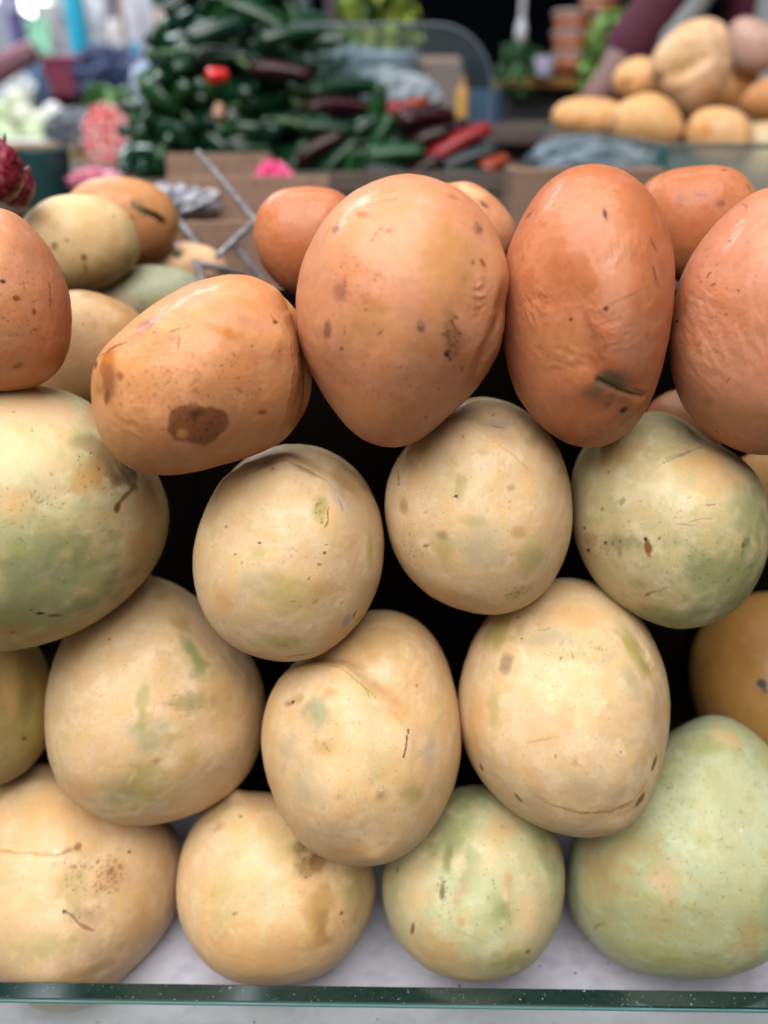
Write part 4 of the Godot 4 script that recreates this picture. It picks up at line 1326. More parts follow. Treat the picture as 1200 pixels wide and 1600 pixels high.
	m.spot(-11.3, 28.3, 0.9, 0.7, 0, "white", 0.8)
	m.spot(-15.1, 33.5, 1, 1.4, 0, "greengrey", 0.7)
	m.scratch(22.6, 11, 23.7, 9.6, 0.7, "white", 0.8)
	m.spot(23.7, 19.8, 1.3, 1, 0, "greengrey", 0.7)
	m.speckles(5.8, 1.2, 39.4, 59.2, 220, "oliveD", 0.9)
	m.speckles(-0.3, -36, 40.3, 26.8, 120, "yellowgreen", 1.2)
	m.patch(-17, 37.7, 13.7, 10.3, 40, "yellowgreen", 0.5)
	m.spot(33.3, 59, 0.7, 1.1, 0, "brown", 0.6)
	m.patch(-38.4, -40.2, 13.6, 10.2, 0, "greengrey", 0.5)
	m.patch(38.7, -18, 6.8, 20.4, 0, "green", 0.5)
	m.finish()
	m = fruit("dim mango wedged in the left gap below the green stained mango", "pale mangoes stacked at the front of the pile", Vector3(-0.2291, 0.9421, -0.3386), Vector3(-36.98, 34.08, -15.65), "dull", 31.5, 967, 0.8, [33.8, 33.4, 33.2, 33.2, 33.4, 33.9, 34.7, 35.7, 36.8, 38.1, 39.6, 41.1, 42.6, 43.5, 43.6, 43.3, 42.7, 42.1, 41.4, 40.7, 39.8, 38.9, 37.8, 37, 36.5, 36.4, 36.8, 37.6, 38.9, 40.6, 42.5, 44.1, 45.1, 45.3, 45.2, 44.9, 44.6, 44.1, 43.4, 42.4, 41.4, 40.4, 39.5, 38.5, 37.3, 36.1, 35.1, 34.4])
	m.patch(20.2, 0.3, 4.9, 13.9, 0, "oliveD", 0.5)
	m.spot(19.2, -18.2, 1.7, 1.4, 0, "plum", 0.7)
	m.patch(13.8, 11.4, 5.5, 17.3, 0, "peach", 0.4)
	m.patch(23.5, -10.5, 3.5, 10.5, 0, "olive", 0.5)
	m.finish()
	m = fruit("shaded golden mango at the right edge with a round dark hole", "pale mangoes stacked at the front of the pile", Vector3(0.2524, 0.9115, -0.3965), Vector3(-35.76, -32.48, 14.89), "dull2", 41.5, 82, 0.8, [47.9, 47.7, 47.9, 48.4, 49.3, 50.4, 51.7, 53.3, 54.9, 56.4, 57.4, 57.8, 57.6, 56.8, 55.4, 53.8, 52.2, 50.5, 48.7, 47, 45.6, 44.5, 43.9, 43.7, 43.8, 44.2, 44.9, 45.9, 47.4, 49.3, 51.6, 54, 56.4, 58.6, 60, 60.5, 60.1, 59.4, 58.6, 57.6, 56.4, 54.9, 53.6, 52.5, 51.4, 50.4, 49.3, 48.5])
	m.spot(-2.8, -0.8, 3.3, 3.5, 0, "black", 0.97)
	m.spot(-1.1, -4.9, 2.3, 1.6, -30, "plum", 0.8)
	m.finish()
	m = fruit("sliver of a golden mango at the right edge below the pinkish orange mango", "pale mangoes stacked at the front of the pile", Vector3(0.2463, 1.0332, -0.451), Vector3(-22.88, -28.64, 13.01), "dull2", 26.4, 709, 0.6, [32.9, 32.4, 32, 31.8, 31.9, 32.1, 32.5, 32.9, 33.2, 33.3, 33.4, 33.6, 34, 34.4, 34.7, 34.7, 34.2, 33.5, 32.8, 32.2, 31.9, 31.7, 31.7, 31.6, 31.6, 31.6, 31.9, 32.4, 33, 33.6, 33.9, 33.9, 33.7, 33.5, 33.2, 32.8, 32.1, 31.4, 31.2, 31.5, 32.6, 34, 35.2, 35.7, 35.3, 34.7, 34, 33.4])
	m.finish()
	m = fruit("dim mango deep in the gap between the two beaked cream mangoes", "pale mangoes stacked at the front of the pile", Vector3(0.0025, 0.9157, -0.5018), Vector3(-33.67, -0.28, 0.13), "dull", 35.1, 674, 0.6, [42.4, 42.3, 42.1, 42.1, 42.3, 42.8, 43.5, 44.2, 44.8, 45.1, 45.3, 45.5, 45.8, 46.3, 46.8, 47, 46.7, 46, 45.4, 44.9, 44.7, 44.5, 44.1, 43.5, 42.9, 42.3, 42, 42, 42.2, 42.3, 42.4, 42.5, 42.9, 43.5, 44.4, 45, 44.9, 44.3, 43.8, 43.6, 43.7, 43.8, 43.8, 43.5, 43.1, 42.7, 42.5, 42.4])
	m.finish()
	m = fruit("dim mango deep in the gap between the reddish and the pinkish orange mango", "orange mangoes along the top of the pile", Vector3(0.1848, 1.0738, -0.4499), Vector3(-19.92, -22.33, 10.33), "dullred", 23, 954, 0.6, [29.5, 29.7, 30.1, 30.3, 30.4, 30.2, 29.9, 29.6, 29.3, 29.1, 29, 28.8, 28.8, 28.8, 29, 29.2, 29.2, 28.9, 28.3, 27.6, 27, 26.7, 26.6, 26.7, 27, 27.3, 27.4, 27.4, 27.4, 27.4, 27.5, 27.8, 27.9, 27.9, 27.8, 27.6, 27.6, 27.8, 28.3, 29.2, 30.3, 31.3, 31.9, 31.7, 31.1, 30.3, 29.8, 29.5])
	m.finish()
	m = fruit("plain peach mango half hidden behind the bruised mango", "mangoes lying behind the front pile", Vector3(-0.177, 1.1147, -0.4604), Vector3(-15.34, 21.03, -9.88), "duskor", 30.7, 68, 0.8, [37.2, 37.9, 38.8, 39.9, 41, 41.6, 41.8, 41.7, 41.4, 40.9, 40.2, 39.3, 38.4, 37.7, 37.4, 37.3, 37.4, 37.7, 38.1, 38.5, 38.9, 39.3, 39.5, 39.7, 39.8, 39.7, 39.4, 38.8, 38.1, 37.5, 37, 36.4, 35.9, 35.4, 35.3, 35.5, 36, 36.8, 37.5, 38, 38.5, 38.7, 38.5, 37.9, 37.3, 36.9, 36.8, 36.9])
	m.spot(-5.1, 15.9, 0.9, 0.9, 0, "rust", 0.7)
	m.patch(-1.7, 25.7, 22.4, 7.5, -10, "cream", 0.4)
	m.finish()
	m = fruit("yellow mango with small purple spots behind the left orange mango", "mangoes lying behind the front pile", Vector3(-0.2117, 1.1637, -0.5544), Vector3(-8.28, 20.9, -10.14), "yellow", 29.2, 953, 0.8, [38.6, 40.5, 41.9, 42.7, 42.9, 42.6, 41.5, 39.7, 37.8, 36.1, 34.8, 33.8, 33, 32.5, 32.2, 32.3, 32.6, 33.1, 33.9, 34.9, 36.2, 37.9, 39.6, 41.3, 42.4, 42.8, 42.8, 42.5, 41.9, 40.8, 39.4, 38.1, 36.7, 35.3, 33.9, 32.7, 31.8, 31.3, 31.1, 31.2, 31.4, 31.6, 31.9, 32.3, 32.9, 33.9, 35.2, 36.8])
	m.spot(-12.1, -2.9, 2.5, 3.3, -20, "mauve", 0.7)
	m.spot(-5.2, 1.1, 2.1, 1.7, 0, "mauve", 0.5)
	m.spot(4.9, -8, 2.9, 2.9, 0, "plum", 0.7)
	m.spot(6.1, -14.4, 1.3, 3.4, 15, "mauve", 0.6)
	m.spot(24, 20.3, 1.3, 1.3, 0, "rust", 0.5)
	m.patch(33.5, -4, 5.1, 11.1, -10, "olive", 0.5)
	m.speckles(-2.9, -0.2, 33.4, 25, 30, "rust", 1.2)
	m.finish()
	m = fruit("greyish green mango lying just above the bruised mango", "mangoes lying behind the front pile", Vector3(-0.1742, 1.1204, -0.5795), Vector3(-12.09, 16.73, -8.03), "greygreen", 25.6, 40, 0.8, [41.9, 43.7, 44.1, 43.2, 40.7, 37.3, 33.8, 30.9, 28.7, 26.9, 25.6, 24.7, 24.1, 23.9, 24, 24.4, 25.2, 26.4, 28.1, 30.3, 33, 36, 38.9, 41.7, 43.8, 44.5, 43.2, 40.7, 38.2, 35.7, 33, 30.5, 28.3, 26.8, 25.6, 24.8, 24.3, 24, 24, 24.2, 24.8, 25.7, 27, 28.7, 30.7, 33.1, 35.9, 39])
	m.patch(-22.7, -2.9, 18.3, 9.1, 0, "pinkpale", 0.5)
	m.spot(-4.6, -2.8, 1.8, 1.8, 0, "rust", 0.5)
	m.patch(7.6, -0.5, 13.6, 6.4, -10, "olive", 0.4)
	m.finish()
	m = fruit("orange mango with a black stem scar behind the yellow mango", "mangoes lying behind the front pile", Vector3(-0.2034, 1.1679, -0.6359), Vector3(-7.01, 17.74, -8.73), "orange2", 29.9, 981, 0.8, [41.9, 41.7, 41.2, 40.4, 39.2, 37.8, 36.6, 35.6, 34.9, 34.3, 33.8, 33.4, 33.3, 33.5, 34, 34.7, 35.6, 36.6, 37.6, 38.8, 39.9, 40.9, 41.8, 42.6, 43.2, 43.4, 43, 42.3, 41.2, 39.8, 38.3, 36.8, 35.3, 34, 32.9, 32.3, 31.9, 31.9, 32.1, 32.7, 33.5, 34.6, 35.9, 37.2, 38.5, 39.9, 41.1, 41.8])
	m.spot(17, 8.7, 11.4, 2.9, -17, "dark", 0.9)
	m.spot(26.4, 5.3, 5.8, 2.9, -20, "black", 0.9)
	m.patch(11.1, 11.6, 10.5, 6.7, 0, "oliveD", 0.6)
	m.spot(5.6, 2.4, 2.8, 2.8, 0, "black", 0.9)
	m.spot(7.4, 12.9, 2.9, 4.3, 30, "mauve", 0.6)
	m.finish()
	m = fruit("small peach mango with a dark stem button below the wire stand", "mangoes lying behind the front pile", Vector3(-0.1624, 1.13, -0.6588), Vector3(-10.03, 13.85, -6.75), "peach", 19.2, 12, 0.7, [30.5, 31.5, 31.5, 30.7, 29.2, 27.3, 25.2, 23.3, 21.8, 20.6, 19.7, 19.2, 18.9, 18.9, 19.1, 19.5, 20.2, 21.2, 22.5, 24.3, 26.5, 28.8, 30.7, 32, 32.3, 31.6, 30.2, 28.4, 26.7, 24.9, 23.2, 21.6, 20.3, 19.4, 18.9, 18.7, 18.7, 18.8, 18.9, 19.1, 19.5, 20.2, 21.1, 22.4, 23.9, 25.6, 27.3, 29])
	m.spot(-6.2, 9.3, 5.7, 4.6, 5, "oliveD", 0.95)
	m.spot(-7.7, 7.2, 3.6, 2.1, 0, "black", 0.8)
	m.patch(8.7, 3.1, 10.3, 6.2, 0, "pink", 0.3)
	m.finish()
	m = fruit("orange mango behind the largest mango, next to the wire stand", "mangoes lying behind the front pile", Vector3(-0.0457, 1.1768, -0.482), Vector3(-8.6, 5.42, -2.69), "red", 25.5, 96, 0.7, [31.5, 31.2, 30.9, 30.7, 30.6, 30.6, 30.8, 31.1, 31.5, 31.9, 32, 31.9, 31.9, 31.9, 32.1, 32.4, 32.5, 32.6, 32.6, 32.6, 32.7, 32.7, 32.6, 32.4, 32.4, 32.6, 33, 33.6, 34, 34.1, 33.9, 33.4, 32.7, 31.6, 30.7, 30.2, 29.9, 29.8, 30, 30.6, 31.3, 32, 32.3, 32.4, 32.3, 32.2, 32.1, 31.8])
	m.spot(-13, -21.4, 1.1, 0.9, 0, "plum", 0.6)
	m.patch(-3.6, 15.3, 18.2, 10.9, 0, "pink", 0.3)
	m.finish()
	m = fruit("orange mango peeping out behind the right shoulder of the largest mango", "mangoes lying behind the front pile", Vector3(0.0487, 1.183, -0.4854), Vector3(-7.82, -5.73, 2.86), "orange", 22.1, 124, 0.7, [29.5, 29.3, 29.2, 29.3, 29.2, 28.9, 28.4, 27.7, 27, 26.6, 26.3, 26.3, 26.6, 26.9, 27.3, 27.7, 28, 28.5, 29.1, 29.7, 30.3, 30.5, 30.3, 29.8, 29, 27.9, 26.5, 25.3, 24.4, 23.9, 23.6, 23.6, 23.7, 24.1, 24.7, 25.3, 25.8, 26.1, 26.5, 27.2, 28.1, 29.1, 29.9, 30.2, 30.2, 30.1, 30, 29.8])
	m.spot(10.5, 12.3, 3.7, 1.5, -38, "smoke", 0.7)
	m.patch(2.5, 20.8, 11.1, 3, -28, "cream", 0.5)
	m.finish()
	m = fruit("reddish mango behind the gap between the two right-hand orange mangoes", "mangoes lying behind the front pile", Vector3(0.1846, 1.1864, -0.4815), Vector3(-7.03, -20.97, 10.24), "red", 27.1, 152, 0.7, [34.6, 33.7, 33.1, 32.6, 32.3, 32.2, 32.3, 32.6, 33, 33.4, 33.5, 33.5, 33.5, 33.5, 33.6, 33.8, 33.9, 33.9, 33.9, 34, 34.1, 34.2, 34.2, 34.1, 34.1, 34.1, 33.9, 33.6, 33.4, 33.3, 33.4, 33.1, 32.6, 32, 31.5, 31.2, 31.3, 31.9, 32.8, 34, 35.4, 36.9, 38.2, 38.7, 38.5, 37.8, 36.8, 35.7])
	m.spot(12.1, 8.7, 2.5, 1.8, 0, "plum", 0.4)
	m.spot(1.6, 14.5, 3.6, 1.1, -10, "mauve", 0.5)
	m.spot(-9, 13.7, 2.9, 4.3, 0, "mauve", 0.35)
	m.scratch(25.1, 17.6, 27.1, 12.9, 0.9, "plum", 0.6)
	m.spot(13.3, 26.3, 1.5, 0.7, 0, "plum", 0.6)
	m.speckles(-3.3, 10.2, 21.5, 17.9, 40, "rust", 1.0)
	m.finish()

	far_things(card, wood, greywood, dark)


func strip(label: String, category: String, called: String, at: Vector3, wide: float, high: float, mat: Material, number: int, fold := .03, group := "strips and cloths hanging in the background") -> void:
	var o := part(called, cloth(wide, high, fold, number), mat, null, at)
	tag(o, label, category, group)


func far_things(card: Material, wood: Material, greywood: Material, dark: Material) -> void:
	var rng := RandomNumberGenerator.new()
	rng.seed = 5
	# ---- the raised shelf behind the pile, its boxes and the wire stand ----
	var shelf := part("back_shelf", box(Vector3(1.3, .02, .46), .002), dark, null, Vector3(0, 1.06, -.87))
	tag(shelf, "dark shelf on which the rear mangoes lie", "shelf")
	part("base", box(Vector3(1.26, 1.045, .4), .004), dark, shelf, Vector3(0, -.5335, -.03))
	var carton := thing("cardboard_box", "low open cardboard box behind the yellow mango", "box", Vector3(-0.1671, 1.1136, -0.8), Vector3(0, 4, 0))
	part("front_panel", box(Vector3(.17, .085, .004), .001), card, carton, Vector3(.03, .0, .075))
	part("back_panel", box(Vector3(.17, .11, .004), .001), card, carton, Vector3(.03, .012, -.075))
	part("side_panel", box(Vector3(.004, .095, .146), .001), card, carton, Vector3(-.053, .005, 0))
	part("side_panel", box(Vector3(.004, .095, .146), .001), card, carton, Vector3(.113, .005, 0))
	part("bottom_panel", box(Vector3(.162, .004, .146), .001), card, carton, Vector3(.03, -.04, 0))
	var film := stuff_mat(Color(.34, .34, .39), .35)
	var bag := part("crumpled_plastic", crumpled(Vector3(.075, .026, .06), 14, .5, 3.0), film, null, Vector3(-0.2139, 1.1575, -0.88))
	tag(bag, "crumpled white plastic sheet in front of the tan carton", "plastic sheet")
	bag = part("pink_plastic", crumpled(Vector3(.040, .042, .04), 8, .5, 2.6), stuff_mat(Color(.62, .06, .20), .3), null, Vector3(-0.1291, 1.1616, -0.98))
	tag(bag, "small bright pink plastic bow in front of the wooden crate", "plastic bow")
	bag = part("pink_wrap", crumpled(Vector3(.05, .022, .05), 18, .5, 2.6), stuff_mat(Color(.50, .16, .24), .4), null, Vector3(-0.3368, 1.1672, -0.98))
	tag(bag, "flat pink wrapping behind the orange mango with the black scar", "wrapping")
	# the wire stand: rods with flaking dark paint
	var flaky := textured(noise_tex(.09, 51, [Color(.035, .032, .036), Color(.07, .065, .07), Color(.34, .33, .35), Color(.42, .4, .42)], [.30, .52, .62, .85], 256, 4), .35, Vector3.ONE * 14)
	var stand := thing("wire_stand", "thin wire stand with flaking dark paint and crossing rods", "stand", Vector3(-0.1142, 1.1246, -0.66))
	var o := stand.position
	for r in [[Vector3(-0.1535, 1.2136, -0.7), Vector3(-0.1023, 1.1623, -0.66)], [Vector3(-0.1009, 1.1672, -0.66), Vector3(-0.1317, 1.1416, -0.63)], [Vector3(-0.1211, 1.1484, -0.648), Vector3(-0.0984, 1.1209, -0.64)], [Vector3(-0.1899, 1.1609, -0.74), Vector3(-0.141, 1.1272, -0.66)], [Vector3(-0.1425, 1.144, -0.6), Vector3(-0.1333, 1.1263, -0.59)], [Vector3(-0.1415, 1.1407, -0.605), Vector3(-0.1117, 1.1289, -0.63)]]:
		part("rod", tube([r[0] - o, (r[0] * .6 + r[1] * .4) - o + Vector3(.0007, .0005, 0), r[1] - o], [.0025, .0026, .0025], 10), flaky, stand)

	# ---- scaly red fruit at the left edge ----
	var rind := textured(noise_tex(.05, 61, [Color(.10, .005, .015), Color(.21, .014, .035), Color(.40, .20, .23)], [.25, .6, .95], 256, 4), .38, Vector3.ONE * 14)
	var leafy := stuff_mat(Color(.10, .17, .045), .5)
	for k in 2:
		var spot: Vector3 = [Vector3(-0.2293, 1.2137, -0.5), Vector3(-0.2344, 1.2033, -0.53)][k]
		var d := thing("dragon_fruit", ["crimson scaly fruit with whitish bloom cut off by the left edge", "dark crimson scaly fruit with green tipped scales beside the yellow mango"][k], "dragon fruit", spot, Vector3(8, 30 * k, -12 + 14 * k), "crimson scaly fruits at the left edge")
		var size: float = [.0155, .0125][k]
		part("rind", ball(Vector3(size * 1.9, size * 2.3, size * 1.9), 3 + k, .12, 2.4), rind, d)
		for j in 11:
			var a := j * 2.4
			var y := -1.0 + 2.0 * (j + .5) / 11
			var dir := Vector3(cos(a) * sqrt(1 - y * y), y, sin(a) * sqrt(1 - y * y))
			var from := dir * size * .93
			var to := from + (dir * .55 + Vector3(0, .75, 0)) * size * .38
			part("scale", tube([from - dir * size * .1, from.lerp(to, .5) + dir * size * .06, to], [size * .16, size * .13, size * .012], 8, .35), leafy if j % 3 == 1 else rind, d)

	# ---- table with the heap of green chillies ----
	var table := part("chilli_table", box(Vector3(1.1, .04, .95), .004), greywood, null, Vector3(-.10, 1.1577 - .03, -1.62))
	tag(table, "wooden table under the heap of green chillies", "table")
	part("base", box(Vector3(1.06, 1.06, .8), .004), dark, table, Vector3(0, -.551, 0))
	var crate := thing("wooden_crate", "low greyish wooden crate holding dark chillies and peppers", "crate", Vector3(0.0172, 1.1419, -1.12))
	for k in 2:
		part("board", box(Vector3(.345, .026, .010), .002), greywood, crate, Vector3(0, .012 - .030 * k, 0))
	for s in [-1, 1]:
		part("side_board", box(Vector3(.010, .05, .2), .002), greywood, crate, Vector3(.1675 * s, 0, -.106))
	crate = thing("carton", "tan cardboard carton under the left part of the chilli heap", "carton", Vector3(-0.2149, 1.1501, -1.1), Vector3(0, 3, 0))
	part("front_flap", box(Vector3(.135, .075, .004), .001), card, crate, Vector3(0, 0, 0))
	part("top_flap", box(Vector3(.135, .003, .05), .001), card, crate, Vector3(0, .036, -.027), Vector3(-6, 0, 0))
	for s in [-1, 1]:
		part("side_flap", box(Vector3(.004, .07, .05), .001), card, crate, Vector3(.0655 * s, -.002, -.03))

	var greens := []
	for c in [Color(.007, .045, .018), Color(.009, .058, .020), Color(.006, .034, .017), Color(.018, .080, .020), Color(.007, .045, .026)]:
		var g := stuff_mat(c * 0.58, .17, .40)
		g.clearcoat_enabled = true
		g.clearcoat = .12
		g.clearcoat_roughness = .07
		greens.append(g)
	var pods := [pod(.078, .031, .05, .66), pod(.068, .033, .02, .72), pod(.086, .030, .09, .62), pod(.064, .032, .0, .74)]
	var stalkm := stuff_mat(Color(.06, .12, .03), .5)
	var stalk := tube([Vector3(0, 0, 0), Vector3(-.008, .002, 0), Vector3(-.018, .007, 0)], [.005, .0026, .003], 7)
	var ground := 1.1577 - .01
	var n := 0
	for lobe in [[Vector3(-0.2254, 1.1475, -1.36), .35, .172, 1.0], [Vector3(-0.1354, 1.1467, -1.37), .235, .115, -.3]]:
		var peak: Vector3 = lobe[0]
		var high: float = lobe[1]
		var wide: float = lobe[2]
		var mound := part("chilli_heap_core", lathe([Vector2(.001, high * .87), Vector2(wide * .12, high * .81), Vector2(wide * .28, high * .63), Vector2(wide * .48, high * .4), Vector2(wide * .68, high * .2), Vector2(wide * .92, .0), Vector2(.001, -.001)], 28), greens[2], null, Vector3(peak.x, ground, peak.z))
		mound.set_meta("kind", "stuff")
		mound.set_meta("label", "inner mass of the heap of green chillies")
		var h := .012
		while h < high - .012:
			var t := h / high
			var rad := wide * pow(1.0 - t, .88) + .004
			var count := maxi(3, int(rad * TAU / .041))
			for j in count:
				var a := TAU * (j + rng.randf_range(-.3, .3)) / count + h * 40.0
				if sin(a) < -.4 or (n > 170 and cos(a) < -.35 and h < .2):
					continue
				var dir := Vector3(cos(a), 0, sin(a) * .85)
				var at := Vector3(peak.x, ground + h + rng.randf_range(-.014, .014), peak.z) + dir * (rad + rng.randf_range(-.010, .009))
				var o2 := MeshInstance3D.new()
				o2.mesh = pods[rng.randi() % 4]
				o2.material_override = greens[rng.randi() % 5]
				o2.name = numbered("green_chilli")
				add_child(o2)
				o2.position = at
				o2.rotation = Vector3(rng.randf() * TAU, -a + (rng.randf_range(.6, 1.7) if rng.randf() < .5 else rng.randf_range(-.7, .7)), rng.randf_range(-.75, .1))
				tag(o2, "glossy dark green chilli lying in the tall heap", "chilli", "green chillies of the tall heap")
				part("stalk", stalk, stalkm, o2, Vector3(-.035, 0, 0))
				n += 1
			h += .0215
	# a few that stand out of the heap
	var redm := stuff_mat(Color(.55, .012, .012), .2, .6)
	var ripe := part("red_chilli", pods[3], redm, null, Vector3(-0.2184, 1.2794, -1.165), Vector3(0, 20, 4))
	tag(ripe, "single bright red chilli among the green ones of the heap", "chilli")
	ripe.scale = Vector3(.46, .68, .68)
	ripe = part("brown_chilli", pods[3], stuff_mat(Color(.26, .13, .075), .4), null, Vector3(-0.2171, 1.2379, -1.145), Vector3(0, 70, 60))
	tag(ripe, "small pale brown chilli below the red one in the heap", "chilli")
	ripe.scale = Vector3(.34, .5, .5)
	for k in 5:
		var tp: Array = [[Vector3(-0.1916, 1.3695, -1.3), -14, .125], [Vector3(-0.1703, 1.3531, -1.25), -22, .095], [Vector3(-0.1268, 1.3316, -1.24), 8, .095], [Vector3(-0.0892, 1.3253, -1.26), 4, .09], [Vector3(-0.2178, 1.3405, -1.24), 20, .11]][k]
		var big := part("long_chilli", pod(tp[2], .026, .06, .6), greens[[3, 1, 0, 1, 4][k]], null, tp[0], Vector3(10 * k, [10, -15, 20, -10, 35][k], tp[1]))
		tag(big, ["long green chilli lying across the very top of the heap", "long dark green chilli just under the topmost one", "glossy green chilli on the right shoulder of the heap", "glossy green chilli next to the clear panel's upper left", "long green chilli on the left shoulder of the heap"][k], "chilli")

	# the crate of larger peppers: pixel of the middle, distance, length, tilt, thickness, colour
	var tones := {"green": Color(.008, .034, .014), "bright": Color(.012, .062, .018), "deep": Color(.004, .016, .010), "wine": Color(.030, .005, .008), "red": Color(.27, .014, .020), "brown": Color(.030, .012, .010), "orange": Color(.28, .045, .018), "slate": Color(.018, .028, .028)}
	var mats2 := {}
	for k in tones:
		mats2[k] = stuff_mat(tones[k] * .75, .2, .36)
	var names := {"green": "dark green pepper", "bright": "bright green pepper", "deep": "blackish green pepper", "wine": "wine red pepper", "red": "scarlet pepper", "brown": "brownish pepper", "orange": "orange red pepper", "slate": "greyish green pepper"}
	for q in [
		[Vector3(-0.0604, 1.2678, -1.28), .135, 5, .038, "green", "lying highest against the clear panel"], [Vector3(-0.0641, 1.2433, -1.25), .12, -2, .036, "wine", "under the highest green pepper"], [Vector3(-0.1046, 1.2243, -1.22), .075, 4, .032, "green", "at the left end of the pepper pile"],
		[Vector3(-0.0783, 1.2168, -1.2), .085, -4, .032, "green", "with a pale gleam left of the middle of the pile"], [Vector3(-0.0091, 1.2465, -1.24), .062, 78, .034, "bright", "standing upright in the middle of the pile"], [Vector3(-0.0027, 1.2104, -1.2), .065, 60, .034, "bright", "leaning in the middle above the large bright one"],
		[Vector3(0.0149, 1.1863, -1.165), .10, 6, .040, "bright", "lying large at the front of the crate"], [Vector3(-0.0903, 1.194, -1.17), .09, 28, .034, "brown", "slanting up at the left front of the crate"], [Vector3(-0.0633, 1.1799, -1.165), .09, 42, .032, "green", "slanting steeply at the left front of the crate"],
		[Vector3(-0.0445, 1.1697, -1.15), .055, 80, .030, "bright", "short and upright at the front board"], [Vector3(0.0035, 1.1657, -1.15), .075, -4, .032, "deep", "lying right behind the front board"], [Vector3(-0.0253, 1.2194, -1.22), .055, 30, .030, "green", "with a bright gleam in the middle of the pile"],
		[Vector3(0.0603, 1.2299, -1.22), .10, 4, .040, "wine", "with a white gleam under the brown carton"], [Vector3(0.022, 1.2384, -1.25), .045, -5, .030, "red", "small and next to the white jar"], [Vector3(0.0484, 1.2456, -1.27), .045, 14, .026, "orange", "small and highest on the right side"],
		[Vector3(0.1049, 1.1991, -1.2), .115, 26, .038, "red", "long and tilted at the right of the crate"], [Vector3(0.0644, 1.2055, -1.2), .065, 20, .034, "brown", "in the middle of the right side"], [Vector3(0.1165, 1.1804, -1.17), .10, 20, .034, "slate", "below the long scarlet one"],
		[Vector3(0.151, 1.173, -1.16), .05, 22, .032, "orange", "at the far right corner of the crate"], [Vector3(0.1242, 1.1617, -1.15), .10, 2, .034, "deep", "low at the right end of the crate"], [Vector3(0.0545, 1.169, -1.16), .06, 30, .032, "brown", "low behind the front board"], [Vector3(0.0828, 1.2156, -1.24), .09, 10, .036, "wine", "deeper under the gleaming wine red one"],
		[Vector3(-0.1404, 1.2869, -1.22), .10, -6, .032, "wine", "stuck in the right flank of the chilli heap"], [Vector3(0.0374, 1.2151, -1.26), .08, -20, .036, "deep", "in the dark middle of the pile"], [Vector3(-0.0319, 1.1958, -1.22), .09, 10, .036, "deep", "in the dark left middle of the pile"],
		[Vector3(0.0902, 1.1669, -1.19), .08, -10, .034, "deep", "in the shade at the right"], [Vector3(-0.1239, 1.174, -1.17), .08, 60, .032, "green", "at the left end of the front board"], [Vector3(-0.1115, 1.2481, -1.27), .08, 30, .032, "green", "between the heap and the pepper pile"], [Vector3(0.0458, 1.1875, -1.22), .08, 5, .036, "deep", "behind the large bright one"], [Vector3(-0.0559, 1.2028, -1.25), .11, 2, .038, "deep", "in the second row on the left"],
	]:
		var pe := part("pepper", pod(q[1] * .88, q[3] * .86, .04, .7, 3, .09), mats2[q[4]], null, q[0], Vector3(0, rng.randf_range(-22, 22), q[2]))
		tag(pe, names[q[4]] + " " + q[5], "pepper", "peppers in the low wooden crate")
		part("stalk", stalk, stalkm, pe, Vector3(-q[1] * .425, 0, 0))
	var under := part("pepper_pile_core", ball(Vector3(.32, .12, .16), 6, .12), mats2["deep"], null, Vector3(0.0096, 1.1613, -1.27))
	under.set_meta("kind", "stuff")
	under.set_meta("label", "dark inner mass of the pepper pile")

	# ---- the clear panel with its rounded corner ----
	var clear := StandardMaterial3D.new()
	clear.transparency = BaseMaterial3D.TRANSPARENCY_ALPHA
	clear.albedo_color = Color(.55, .68, .74, .035)
	clear.roughness = .05
	clear.metallic_specular = .22
	var corner := Vector3(0.161, 1.3472, -1.31)
	var left := Vector3(-0.1564, 1.3472, -1.31)
	var low := 1.1375
	var poly := PackedVector2Array()
	var rr := .085
	poly.append(Vector2(left.x, low))
	poly.append(Vector2(left.x, corner.y))
	for k in 13:
		var a := PI / 2 - PI / 2 * k / 12
		poly.append(Vector2(corner.x - rr + cos(a) * rr, corner.y - rr + sin(a) * rr))
	poly.append(Vector2(corner.x, low))
	var panel := thing("acrylic_screen", "upright clear plastic screen with a rounded upper right corner behind the peppers", "panel", Vector3(0, 0, -1.31))
	part("sheet", slab(poly, .004), clear, panel)
	var rim := []
	var rads := []
	for p in poly.slice(1):
		rim.append(Vector3(p.x, p.y, 0))
		rads.append(.0022)
	part("edge", tube(rim, rads, 6), stuff_mat(Color(.10, .13, .15), .25), panel)

	# ---- behind the panel ----
	var vert: Material = mats["vertex"]
	var bunch := part("leafy_bunch", leaves(Vector3(.17, .24, .14), 420, .035, 3, Color(.09, .22, .03), Color(.34, .38, .06)), vert, null, Vector3(-0.0118, 1.4008, -2.1))
	tag(bunch, "tall yellow green leafy bunch behind the clear panel", "leafy bunch")
	var jar := thing("plastic_jar", "cloudy white plastic jar behind the clear panel", "jar", Vector3(0.0095, 1.2423, -1.62))
	var milky := stuff_mat(Color(.19, .25, .29), .3)
	part("body", lathe([Vector2(.001, 0), Vector2(.048, 0), Vector2(.052, .008), Vector2(.054, .05), Vector2(.050, .062), Vector2(.046, .067), Vector2(.001, .0675)], 28), milky, jar)
	part("lid", lathe([Vector2(.001, .0676), Vector2(.054, .0676), Vector2(.055, .070), Vector2(.055, .084), Vector2(.052, .087), Vector2(.001, .0872)], 28), stuff_mat(Color(.15, .21, .26), .3), jar)
	bag = part("clear_bag", crumpled(Vector3(.10, .07, .07), 24, .3, 1.6), stuff_mat(Color(.07, .11, .13), .3), null, Vector3(-0.055, 1.3036, -1.7))
	tag(bag, "bluish clear plastic bag left of the white jar", "plastic bag")
